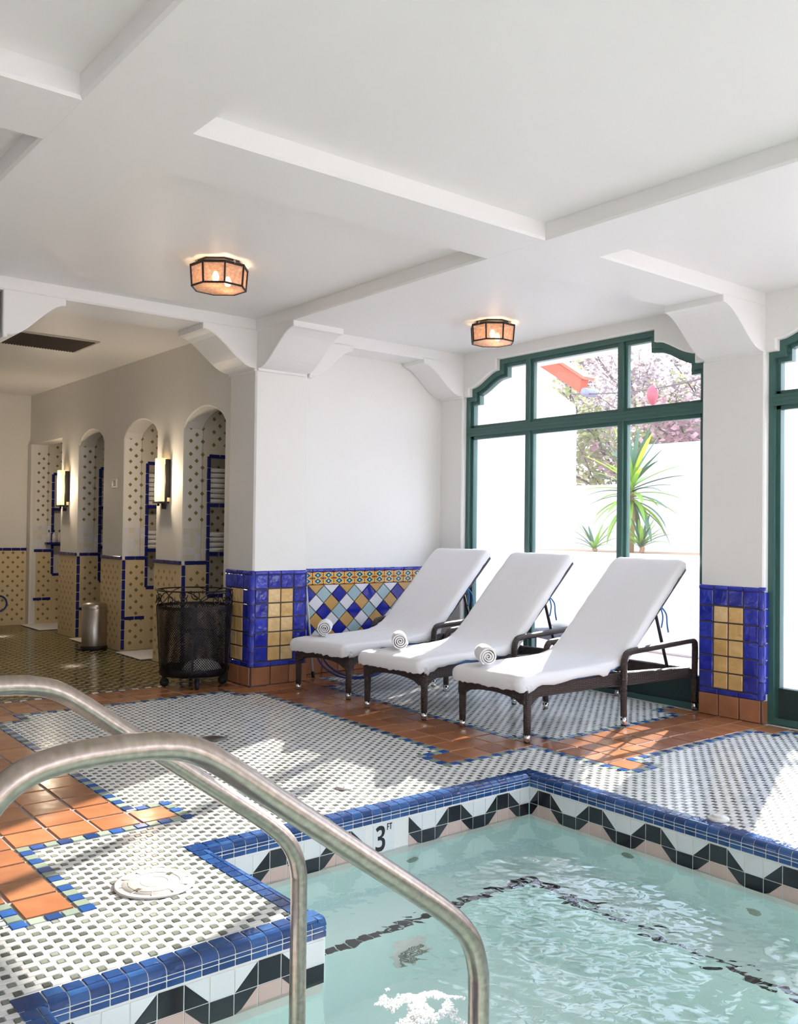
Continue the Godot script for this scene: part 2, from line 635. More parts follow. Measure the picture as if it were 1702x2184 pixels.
func border_lines() -> Array:
	return [
		[Vector2(1.74 + B, -4.17 - B - 0.03), Vector2(1.74 + B, -6.40 - B)],
		[Vector2(1.74 + B, -6.40 + B), Vector2(1.925 + B, -6.40 + B), Vector2(1.925 + B, -6.59 + B), Vector2(3.58 - B, -6.59 + B), Vector2(3.58 - B, -6.40 + B), Vector2(3.765 - B, -6.40 + B), Vector2(3.765 - B, -4.15 - B), Vector2(3.585 - B, -4.15 - B), Vector2(3.585 - B, -3.965 + B), Vector2(4.31 - B, -3.965 + B), Vector2(4.31 - B, -3.235 + B), Vector2(4.49 + B, -3.235 + B), Vector2(4.49 + B, -3.41 + B), Vector2(5.87 - B, -3.41 + B), Vector2(5.87 - B, -3.24 + B), Vector2(6.045 - B, -3.24 + B), Vector2(6.045 - B, -0.6)],
		[Vector2(1.74 + B + 0.057, -4.17 - B), Vector2(1.92 + B, -4.17 - B), Vector2(1.92 + B, -3.985 + B), Vector2(1.18 + B, -3.985 + B), Vector2(1.18 + B, -3.25 + B), Vector2(1.0 - B, -3.25 + B), Vector2(1.0 - B, -3.43 + B), Vector2(-0.6, -3.43 + B)],
		[Vector2(4.31 + B, -6.34 + B), Vector2(4.31 + B, -4.15 - B), Vector2(4.49 + B, -4.15 - B), Vector2(4.49 + B, -3.97 - B), Vector2(5.92 - B, -3.97 - B), Vector2(5.92 - B, -4.17 - B), Vector2(6.08, -4.17 - B)],
		[Vector2(4.31 + B + 0.057, -6.34 + B), Vector2(4.515 + B, -6.34 + B), Vector2(4.515 + B, -6.70 + B), Vector2(6.08, -6.70 + B)],
		[Vector2(1.0 - B, -3.985 - B - 0.057), Vector2(1.0 - B, -4.17 - B), Vector2(1.18 - B, -4.17 - B), Vector2(1.18 - B, -6.55)],
		[Vector2(1.0 - B, -3.985 - B), Vector2(-0.6, -3.985 - B)],
	]

func in_mosaic(x: float, z: float) -> bool:
	if z < -6.70 + 0.055 or x > 6.09: return false
	if x < 4.31 and z < -6.59 + 0.055: return false
	for r in rects_terracotta():
		if x > r[0] - 0.001 and x < r[1] + 0.001 and z > r[3] - 0.001 and z < r[4] + 0.001: return false
	# the pool and its coping
	if x > 0.80 and x < 3.862 and z > -2.735: return false
	if x > 1.745 and x < 3.862 and z > -3.595: return false
	return true

func near_border(x: float, z: float, segs: Array) -> bool:
	for s in segs:
		if x > s[0] and x < s[1] and z > s[2] and z < s[3]: return true
	return false

func build_floor() -> void:
	var f = struct("floor", "pool hall floor of terracotta tiles and white mosaic carpets with blue edging", "floor")
	# bed, laid in strips that follow the fall
	var cuts = [-7.12, -6.5, -5.9, -5.3, -4.7, -4.0]
	var bed = mb()
	for i in cuts.size() - 1:
		var a: float = cuts[i]
		var b: float = cuts[i + 1]
		var ya = hf(a) - 0.006
		var yb = hf(b) - 0.006
		quad(bed, Vector3(-3.6, ya, a), Vector3(6.7, ya, a), Vector3(6.7, yb, b), Vector3(-3.6, yb, b), UPV)
	bx(bed, Vector3(-3.6, -0.30, -4.0), Vector3(6.7, -0.006, -3.59))
	bx(bed, Vector3(-3.6, -0.30, -3.59), Vector3(1.75, -0.006, -2.725))
	bx(bed, Vector3(-3.6, -0.30, -2.725), Vector3(0.805, -0.006, 4.6))
	bx(bed, Vector3(3.857, -0.30, -3.59), Vector3(6.7, -0.006, 4.6))
	bx(bed, Vector3(0.805, -0.30, 1.0), Vector3(3.857, -0.006, 4.6))
	part("grout_bed", bed, M.grout_white, f)
	var dark = mb()
	for r in rects_terracotta():
		var za: float = r[3]
		var zb: float = r[4]
		var n = maxi(1, int((zb - za) / 0.5))
		for k in n:
			var a = lerpf(za, zb, float(k) / n)
			var b = lerpf(za, zb, float(k + 1) / n)
			quad(dark, Vector3(r[0], hf(a) - 0.004, a), Vector3(r[1], hf(a) - 0.004, a), Vector3(r[1], hf(b) - 0.004, b), Vector3(r[0], hf(b) - 0.004, b), UPV)
	part("grout_joint", dark, M.grout_dark, f)
	# terracotta
	var items = []
	var cache = {}
	for r in rects_terracotta():
		var w: float = (r[1] - r[0]) / r[2]
		var d: float = (r[4] - r[3]) / r[5]
		var key = "%.3f %.3f" % [w, d]
		if not cache.has(key): cache[key] = tile_mesh(w - 0.011, d - 0.011, 0.012, 0.004)
		for i in r[2]:
			for j in r[5]:
				var x: float = r[0] + (i + 0.5) * w
				var z: float = r[3] + (j + 0.5) * d
				var slope = (hf(z + 0.05) - hf(z - 0.05)) / 0.1
				var bs = Basis(Vector3(1, 0, 0), -atan(slope) + rng.randf_range(-0.006, 0.006)) * Basis(Vector3(0, 0, 1), rng.randf_range(-0.006, 0.006))
				items.append([cache[key], M["terracotta_%d" % rng.randi_range(0, 3)], Transform3D(bs, Vector3(x, hf(z) + rng.randf_range(0.0, 0.0015), z))])
	pieces(f, "terracotta_tile", items)
	# border
	items = []
	var segs = []
	var bt = tile_mesh(0.052, 0.05, 0.008, 0.0015)
	for line in border_lines():
		var count = 0
		for i in line.size() - 1:
			var a: Vector2 = line[i]
			var b: Vector2 = line[i + 1]
			var dir = (b - a).normalized()
			var lng = (b - a).length()
			var n = maxi(1, roundi(lng / 0.057))
			segs.append([minf(a.x, b.x) - 0.028, maxf(a.x, b.x) + 0.028, minf(a.y, b.y) - 0.028, maxf(a.y, b.y) + 0.028])
			for k in n + (1 if i == line.size() - 2 else 0):
				var p = a + dir * (lng * k / n)
				var m: Material = M["border_blue_%d" % rng.randi_range(0, 2)] if count % 2 == 0 else M["border_green_%d" % rng.randi_range(0, 1)]
				count += 1
				var bs = Basis(UPV, 0.0 if absf(dir.x) > 0.5 else PI / 2)
				items.append([bt, m, Transform3D(bs, Vector3(p.x, hf(p.y) + 0.0005, p.y))])
	pieces(f, "border_tile", items)
	# mosaic: running bond of long white and short dark tesserae
	var wm = tile_mesh(0.0545, 0.0265, 0.007, 0.0012)
	var dm = tile_mesh(0.0215, 0.0235, 0.007, 0.0012)
	items = []
	var row = 0
	var z = -6.66
	while z < 1.2:
		var off = 0.041 if row % 2 else 0.0
		var x = -0.6 + off
		while x < 6.1:
			var lit: bool = z < -0.4 or x > 3.8
			if lit:
				for half in 2:
					var px = x if half == 0 else x + 0.041
					if in_mosaic(px, z) and not near_border(px, z, segs):
						var mm: Material = M["mosaic_white_%d" % rng.randi_range(0, 2)] if half == 0 else M["mosaic_dark_%d" % [0, 0, 1, 1, 2][rng.randi_range(0, 4)]]
						var o = Vector3(px, hf(z) - 0.0012 + rng.randf_range(-0.0003, 0.0003), z)
						items.append([wm if half == 0 else dm, mm, Transform3D(Basis(Vector3(0, 1, 0), rng.randf_range(-0.02, 0.02)), o)])
			x += 0.082
		z += 0.030
		row += 1
	pieces(f, "mosaic_tile", items)

# ------------------------------------------------------------------ pool
func coping_profile() -> PackedVector2Array:
	return PackedVector2Array([Vector2(0.052, -0.008), Vector2(0.052, 0.0), Vector2(0.064, -0.0008), Vector2(0.074, -0.004), Vector2(0.081, -0.010), Vector2(0.0855, -0.018), Vector2(0.087, -0.027), Vector2(0.079, -0.027)])

func build_pool() -> void:
	var p = struct("pool_basin", "sunken pool with blue tile coping and black and white waterline tiles", "pool")
	var bench = -0.66
	var bot = -1.15
	# shell
	var st = mb()
	quad(st, Vector3(1.828, -0.06, -3.512), Vector3(3.779, -0.06, -3.512), Vector3(3.779, bot, -3.512), Vector3(1.828, bot, -3.512), Vector3(0, 0, 1))
	quad(st, Vector3(3.779, -0.06, -3.512), Vector3(3.779, -0.06, 1.0), Vector3(3.779, bot, 1.0), Vector3(3.779, bot, -3.512), Vector3(-1, 0, 0))
	quad(st, Vector3(1.828, -0.06, -3.512), Vector3(1.828, -0.06, -2.647), Vector3(1.828, bot, -2.647), Vector3(1.828, bot, -3.512), Vector3(1, 0, 0))
	quad(st, Vector3(0.883, -0.06, -2.647), Vector3(1.828, -0.06, -2.647), Vector3(1.828, bot, -2.647), Vector3(0.883, bot, -2.647), Vector3(0, 0, 1))
	quad(st, Vector3(0.883, -0.06, -2.647), Vector3(0.883, -0.06, 1.0), Vector3(0.883, bot, 1.0), Vector3(0.883, bot, -2.647), Vector3(1, 0, 0))
	quad(st, Vector3(0.883, -0.06, 1.0), Vector3(3.779, -0.06, 1.0), Vector3(3.779, bot, 1.0), Vector3(0.883, bot, 1.0), Vector3(0, 0, -1))
	quad(st, Vector3(0.883, bot, -3.512), Vector3(3.779, bot, -3.512), Vector3(3.779, bot, 1.0), Vector3(0.883, bot, 1.0), UPV)
	bx(st, Vector3(1.828, bot - 0.02, -3.55), Vector3(3.80, bench, -3.13), 0.012)
	bx(st, Vector3(3.37, bot - 0.02, -3.135), Vector3(3.80, bench, 1.05), 0.012)
	for k in 3:   # entry steps
		bx(st, Vector3(0.86, bot - 0.02, -2.66), Vector3(1.83 - 0.3 * k, bot + 0.24 * (k + 1), 0.2), 0.012)
	part("plaster_shell", st, M.pool_plaster, p)
	# coping runs: [outer corner start, direction, towards the water, length]
	var runs = [
		[Vector3(1.832, 0, -3.595), Vector3(1, 0, 0), Vector3(0, 0, 1), 1.943],
		[Vector3(3.862, 0, -3.508), Vector3(0, 0, 1), Vector3(-1, 0, 0), 4.4],
		[Vector3(1.745, 0, -3.508), Vector3(0, 0, 1), Vector3(1, 0, 0), 0.865],
		[Vector3(0.887, 0, -2.73), Vector3(1, 0, 0), Vector3(0, 0, 1), 0.945],
		[Vector3(0.80, 0, -2.643), Vector3(0, 0, 1), Vector3(1, 0, 0), 3.6],
	]
	var grout = mb()
	var coping = []
	var strips = []
	var water_tiles = []
	var flat = tile_mesh(0.0535, 0.047, 0.008, 0.0018)
	var nose = coping_profile()
	for ri in runs.size():
		var r: Array = runs[ri]
		var o: Vector3 = r[0]
		var u: Vector3 = r[1]
		var n: Vector3 = r[2]
		var lng: float = r[3]
		var g = PackedVector2Array([Vector2(-0.004, -0.3), Vector2(-0.004, -0.0025), Vector2(0.06, -0.0025), Vector2(0.075, -0.008), Vector2(0.082, -0.018), Vector2(0.0835, -0.03), Vector2(0.0835, -0.3)])
		prism(grout, g, 0, lng - (0.012 if ri == 2 or ri == 3 else 0.0), o, n, UPV, u)
		var cnt = roundi(lng / 0.058)
		var pitch = lng / cnt
		var ns = mb(false)
		prism(ns, nose, -pitch / 2 + 0.0022, pitch / 2 - 0.0022, Vector3.ZERO, Vector3(0, 0, 1), UPV, Vector3(1, 0, 0))
		ns.generate_normals()
		var nm = ns.commit()
		var s1 = mb()
		bx(s1, Vector3(-pitch / 2 + 0.0022, -0.041, 0.078), Vector3(pitch / 2 - 0.0022, -0.0305, 0.0868), 0.001)
		s1.generate_normals()
		var s1m = s1.commit()
		var s2 = mb()
		bx(s2, Vector3(-pitch / 2 + 0.0022, -0.064, 0.078), Vector3(pitch / 2 - 0.0022, -0.0455, 0.0868), 0.001)
		s2.generate_normals()
		var s2m = s2.commit()
		var bs = Basis(u, UPV, n) if u.cross(UPV).dot(n) > 0 else Basis(-u, UPV, n)
		for k in cnt:
			var at = o + u * ((k + 0.5) * pitch)
			var cm = func(): return M["coping_blue_%d" % rng.randi_range(0, 2)]
			coping.append([flat, cm.call(), Transform3D(bs, at + n * 0.0262 + UPV * (0.001 + 0.0004 * (ri % 2)))])
			coping.append([nm, cm.call(), Transform3D(bs, at + UPV * 0.001)])
			strips.append([s1m, cm.call(), Transform3D(bs, at)])
			strips.append([s2m, cm.call(), Transform3D(bs, at)])
		# waterline tiles, two rows, pattern of four
		var phase: float = [3.526, -3.093, -3.44, 1.212, -2.6][ri]
		var start: float = (o.x if u.x > 0.5 else o.z)
		var tw = 0.0876
		var first = floori((start - phase) / tw)
		var last = ceili((start + lng - phase) / tw)
		for k in range(first, last):
			var c0 = maxf(start, phase + k * tw)
			var c1 = minf(start + lng, phase + (k + 1) * tw)
			if c1 - c0 < 0.012: continue
			if ri == 0 and c1 > 2.69 and c0 < 2.826: continue
			water_tiles.append([ri, o, u, n, start, c0, c1, posmod(k, 4)])
	part("coping_grout", grout, M.grout_white, p)
	# corners of the coping
	for c in [Vector3(3.8185, 0.001, -3.5515), Vector3(1.79, 0.001, -3.551), Vector3(0.8435, 0.001, -2.686)]:
		coping.append([tile_mesh(0.083, 0.083, 0.012, 0.0018), M.coping_blue_1, Transform3D(Basis(), c)])
	pieces(p, "coping_tile", coping, 300)
	pieces(p, "coping_strip", strips, 300)
	# waterline tiles
	var rowy = [Vector2(-0.152, -0.0735), Vector2(-0.234, -0.1555)]
	for w in water_tiles:
		var u: Vector3 = w[2]
		var n: Vector3 = w[3]
		var base: Vector3 = w[1] + n * 0.079
		var a: float = w[5] - w[4] + 0.0022
		var b: float = w[6] - w[4] - 0.0022
		for row in 2:
			var y0: float = rowy[row].x
			var y1: float = rowy[row].y
			var kind: int = w[7]
			var rev: bool = false
			var dark = PackedVector2Array()
			var pale = PackedVector2Array()
			var full = PackedVector2Array([Vector2(a, y0), Vector2(b, y0), Vector2(b, y1), Vector2(a, y1)])
			if row == 0:
				if kind == 0: dark = full
				elif kind == 1:
					dark = PackedVector2Array([Vector2(a, y0), Vector2(b, y0), Vector2(a, y1)])
					pale = PackedVector2Array([Vector2(b, y0), Vector2(b, y1), Vector2(a, y1)])
				elif kind == 2: pale = full
				else:
					dark = PackedVector2Array([Vector2(a, y0), Vector2(b, y0), Vector2(b, y1)])
					pale = PackedVector2Array([Vector2(a, y0), Vector2(b, y1), Vector2(a, y1)])
			else:
				if kind == 0: pale = full
				elif kind == 1:
					dark = PackedVector2Array([Vector2(b, y0), Vector2(b, y1), Vector2(a, y1)])
					pale = PackedVector2Array([Vector2(a, y0), Vector2(b, y0), Vector2(a, y1)])
				elif kind == 2: dark = full
				else:
					dark = PackedVector2Array([Vector2(a, y0), Vector2(b, y1), Vector2(a, y1)])
					pale = PackedVector2Array([Vector2(a, y0), Vector2(b, y0), Vector2(b, y1)])
			var mesh = ArrayMesh.new()
			var used_m = []
			for pass_ in 2:
				var poly: PackedVector2Array = dark if pass_ == 0 else pale
				if poly.size() == 0: continue
				var s = mb()
				prism(s, poly, 0.0, 0.0075, Vector3.ZERO, u, UPV, n, 0.0008)
				s.generate_normals()
				s.commit(mesh)
				used_m.append(M["pool_black_%d" % rng.randi_range(0, 2)] if pass_ == 0 else (M.pool_white if row == 0 else M.pool_pink))
			for i in used_m.size(): mesh.surface_set_material(i, used_m[i])
			var t = part("waterline_tile", mesh, null, p)
			t.position = base
	# depth marker
	var mk = part("depth_marker", box(Vector3(2.694, -0.234, -3.517), Vector3(2.823, -0.0735, -3.5085), 0.0012), M.pool_white, p)
	var font = SystemFont.new()
	font.font_names = PackedStringArray(["Droid Sans"])
	font.font_weight = 700
	for t in [["3", 2.737, -0.2035, 0.00185, 1.0], ["FT", 2.792, -0.109, 0.00042, 0.62]]:
		var tm = TextMesh.new()
		tm.text = t[0]
		tm.font = font
		tm.font_size = 100 if t[0] == "3" else 100
		tm.pixel_size = t[3] if t[0] == "3" else t[3]
		tm.depth = 0.0012
		tm.vertical_alignment = VERTICAL_ALIGNMENT_BOTTOM
		var o = part("lettering", tm, M.letter_black, mk)
		var aabb = tm.get_aabb()
		var want: float = 0.122 if t[0] == "3" else 0.031
		var wide: float = 0.058 if t[0] == "3" else 0.030
		var sy = want / aabb.size.y
		var sx = wide / aabb.size.x
		o.scale = Vector3(sx, sy, 1)
		o.position = Vector3(t[1] - (aabb.position.x + aabb.size.x / 2) * sx, t[2] - aabb.position.y * sy, -3.5078)
	# dark line along the bench edge
	var edge = []
	var em = tile_mesh(0.052, 0.046, 0.008, 0.0015)
	var x = 1.86
	while x < 3.36:
		edge.append([em, M["pool_black_%d" % rng.randi_range(0, 2)], Transform3D(Basis(), Vector3(x, bench + 0.004, -3.155))])
		x += 0.0575
	var z = -3.155
	while z < 0.6:
		edge.append([em, M["pool_black_%d" % rng.randi_range(0, 2)], Transform3D(Basis(UPV, PI / 2), Vector3(3.396, bench + 0.004, z))])
		z += 0.0575
	pieces(p, "bench_edge_tile", edge)
	# fittings
	var lf = mb(true)
	lathe(lf, [Vector2(0.105, 0), Vector2(0.105, 0.012), Vector2(0.09, 0.02), Vector2(0.078, 0.018), Vector2(0.07, 0.026), Vector2(0.0, 0.034)], 28)
	var o2 = part("light_fitting", lf, M.white_plastic, p)
	o2.transform = Transform3D(Basis(Vector3(1, 0, 0), PI / 2), Vector3(2.61, -0.90, -3.13))
	var gm = mb()
	for k in 7: bx(gm, Vector3(-0.06 + 0.018 * k, 0.028, -0.055), Vector3(-0.052 + 0.018 * k, 0.036, 0.055))
	part("grille", gm, M.mosaic_dark_2, o2)
	for j in [[Vector3(2.942, -0.43, -3.512), Vector3(1, 0, 0), PI / 2], [Vector3(3.779, -0.35, -2.848), Vector3(0, 0, 1), PI / 2], [Vector3(3.779, -0.486, -2.178), Vector3(0, 0, 1), PI / 2]]:
		var js = mb(true)
		lathe(js, [Vector2(0.036, 0), Vector2(0.036, 0.006), Vector2(0.026, 0.012), Vector2(0.016, 0.010), Vector2(0.012, 0.004), Vector2(0, 0.004)], 20)
		var jn = part("jet_nozzle", js, M.border_green_1, p)
		jn.transform = Transform3D(Basis(j[1], j[2]), j[0])
	build_water()

func wave(x: float, z: float, n: FastNoiseLite, n2: FastNoiseLite) -> float:
	var d = Vector2(x - 2.78, z + 2.22).length()
	var amp = 0.0004 + 0.0055 * exp(-d * d / 0.42)
	var h = n.get_noise_2d(x, z) * amp * 1.5 + n2.get_noise_2d(x, z) * amp * 0.55
	h += sin(d * 21.0) * 0.0012 * exp(-absf(d - 0.95) * 2.2)
	return h

func build_water() -> void:
	var n = FastNoiseLite.new()
	n.seed = 5
	n.frequency = 5.5
	n.fractal_octaves = 3
	var n2 = FastNoiseLite.new()
	n2.seed = 9
	n2.frequency = 17.0
	n2.fractal_octaves = 3
	var y = -0.21
	var cell = 0.02
	var vs = PackedVector3Array()
	var ns = PackedVector3Array()
	var idx = PackedInt32Array()
	var at = {}
	var nx = int((3.786 - 0.876) / cell)
	var nz = int((1.0 + 3.52) / cell)
	var dx = (3.786 - 0.876) / nx
	var dz = (1.0 + 3.52) / nz
	for j in nz:
		for i in nx:
			var cx = 0.876 + (i + 0.5) * dx
			var cz = -3.52 + (j + 0.5) * dz
			if cx < 1.822 and cz < -2.654: continue
			var ids = []
			for c in [Vector2i(i, j), Vector2i(i + 1, j), Vector2i(i + 1, j + 1), Vector2i(i, j + 1)]:
				if not at.has(c):
					at[c] = vs.size()
					var px: float = 0.876 + c.x * dx
					var pz: float = -3.52 + c.y * dz
					var h = wave(px, pz, n, n2)
					var gx = (wave(px + 0.004, pz, n, n2) - wave(px - 0.004, pz, n, n2)) / 0.008
					var gz = (wave(px, pz + 0.004, n, n2) - wave(px, pz - 0.004, n, n2)) / 0.008
					vs.append(Vector3(px, y + h, pz))
					ns.append(Vector3(-gx, 1, -gz).normalized())
				ids.append(at[c])
			idx.append_array(PackedInt32Array([ids[0], ids[1], ids[2], ids[0], ids[2], ids[3]]))
	var arr = []
	arr.resize(Mesh.ARRAY_MAX)
	arr[Mesh.ARRAY_VERTEX] = vs
	arr[Mesh.ARRAY_NORMAL] = ns
	arr[Mesh.ARRAY_INDEX] = idx
	var mesh = ArrayMesh.new()
	mesh.add_surface_from_arrays(Mesh.PRIMITIVE_TRIANGLES, arr)
	top("pool_water", mesh, M.water, "pale turquoise rippling water filling the tiled pool", "water", "", "stuff")
	# bubbles welling up over a jet
	var sp = SphereMesh.new()
	sp.radius = 1.0
	sp.height = 2.0
	sp.radial_segments = 8
	sp.rings = 5
	var xs = []
	for k in 5200:
		var a = rng.randf() * TAU
		var lobe = 0.165 + 0.03 * sin(a * 3.0 + 1.0) + 0.02 * sin(a * 7.0)
		var r = lobe * pow(rng.randf(), 0.75)
		var px = 1.955 + r * cos(a) * 0.9
		var pz = -2.26 + r * sin(a)
		if n2.get_noise_2d(px * 0.5 + 3.0, pz * 0.5) < -0.04 + 0.25 * (r / lobe - 0.5): continue
		var s = rng.randf_range(0.0014, 0.0046)
		var dome = 0.022 * maxf(0.0, 1.0 - pow(r / lobe, 2)) * (0.75 + 0.5 * n2.get_noise_2d(px * 2.0, pz * 2.0))
		xs.append(Transform3D(Basis().scaled(Vector3(s, s * 0.8, s)), Vector3(px, y + wave(px, pz, n, n2) + dome * rng.randf() + 0.001, pz)))
	var fo = scatter(self, "foam", sp, M.foam, xs)
	tag(fo, "white bubbles welling up in the pool beside the tiled ledge", "foam", "", "stuff")

# ------------------------------------------------------------------ ceiling and walls
func build_ceiling() -> void:
	var c = struct("ceiling", "white plaster ceiling with shallow coffers between flat beams", "ceiling")
	part("slab", box(Vector3(-3.9, Y_CEIL, -13.2), Vector3(6.9, Y_CEIL + 0.3, 5.0)), M.ceiling_paint, c)
	var bm = [
		[Vector3(-3.6, Y_SOFFIT + 0.0006, -3.93), Vector3(6.12, Y_CEIL + 0.02, -3.45)],
		[Vector3(3.80, Y_SOFFIT, -6.64), Vector3(4.29, Y_CEIL + 0.02, 4.6)],
		[Vector3(1.21, Y_SOFFIT, -6.64), Vector3(1.69, Y_CEIL + 0.02, 4.6)],
		[Vector3(-1.45, Y_SOFFIT, -6.64), Vector3(-0.97, Y_CEIL + 0.02, 4.6)],
		[Vector3(-3.6, Y_SOFFIT + 0.0006, -0.75), Vector3(6.12, Y_CEIL + 0.02, -0.27)],
		[Vector3(-3.6, Y_SOFFIT + 0.0006, 2.3), Vector3(6.12, Y_CEIL + 0.02, 2.8)],
		[Vector3(-3.6, Y_SOFFIT + 0.0006, -7.07), Vector3(3.82, Y_CEIL + 0.02, -6.62)],
		[Vector3(4.30, Y_SOFFIT - 0.01, -6.93), Vector3(6.12, Y_CEIL + 0.02, -6.60)],
	]
	for b in bm: part("beam", box(b[0], b[1], 0.012), M.ceiling_paint, c)
	# brackets: [foot, out, across, length, width, foot height]
	var br = [
		[Vector3(3.815, 0, -7.07), Vector3(-1, 0, 0), Vector3(0, 0, 1), 0.49, 0.45, 2.635],
		[Vector3(1.83, 0, -7.07), Vector3(1, 0, 0), Vector3(0, 0, 1), 0.42, 0.45, 2.635],
		[Vector3(3.815, 0, -6.62), Vector3(0, 0, 1), Vector3(1, 0, 0), 0.55, 0.48, 2.635],
		[Vector3(4.33, 0, -6.92), Vector3(1, 0, 0), Vector3(0, 0, 1), 0.45, 0.32, 2.63],
		[Vector3(6.11, 0, -6.92), Vector3(-1, 0, 0), Vector3(0, 0, 1), 0.51, 0.32, 2.625],
		[Vector3(6.11, 0, -3.93), Vector3(-1, 0, 0), Vector3(0, 0, 1), 0.53, 0.48, 2.62],
		[Vector3(6.11, 0, -0.76), Vector3(-1, 0, 0), Vector3(0, 0, 1), 0.53, 0.48, 2.62],
	]
	for b in br:
		var st = mb()
		prism(st, bracket(b[3], b[5], Y_SOFFIT), 0, b[4], b[0], b[1], UPV, b[2], 0.006)
		part("bracket", st, M.ceiling_paint, c)
	# air grille over the shower lobby
	var v = thing("ceiling_vent", "dark louvred air grille in ceiling of the shower lobby", "vent", Vector3(2.80, Y_CEIL, -8.72))
	var fr = mb()
	bx(fr, Vector3(-0.37, -0.012, -0.33), Vector3(0.37, 0, -0.30), 0.002)
	bx(fr, Vector3(-0.37, -0.012, 0.30), Vector3(0.37, 0, 0.33), 0.002)
	bx(fr, Vector3(-0.37, -0.012, -0.30), Vector3(-0.34, 0, 0.30), 0.002)
	bx(fr, Vector3(0.34, -0.012, -0.30), Vector3(0.37, 0, 0.30), 0.002)
	part("frame", fr, M.vent_paint, v)
	part("backing", box(Vector3(-0.34, -0.003, -0.30), Vector3(0.34, -0.001, 0.30)), M.vent_dark, v)
	var lm = box(Vector3(-0.0025, -0.010, -0.30), Vector3(0.0025, 0.010, 0.30))
	lm.generate_normals()
	var lmesh = lm.commit()
	for k in 26:
		var s = part("louvre", lmesh, M.vent_louvre, v)
		s.position = Vector3(-0.325 + k * 0.026, -0.012, 0)
		s.rotation.z = 0.7

func comb(a: float, b: float, openings: Array, h: float) -> PackedVector2Array:
	var r = PackedVector2Array([Vector2(a, 0)])
	for o in openings:
		r.append_array(opening(o[0], o[1], 0.0))
	r.append(Vector2(b, 0))
	r.append(Vector2(b, h))
	r.append(Vector2(a, h))
	return r

const EAST_OPEN := [[-6.605, -3.945], [-3.45, -0.79], [-0.295, 2.365]]
const SOUTH_OPEN := [[-3.0, -0.4], [0.3, 2.9], [3.3, 5.7]]

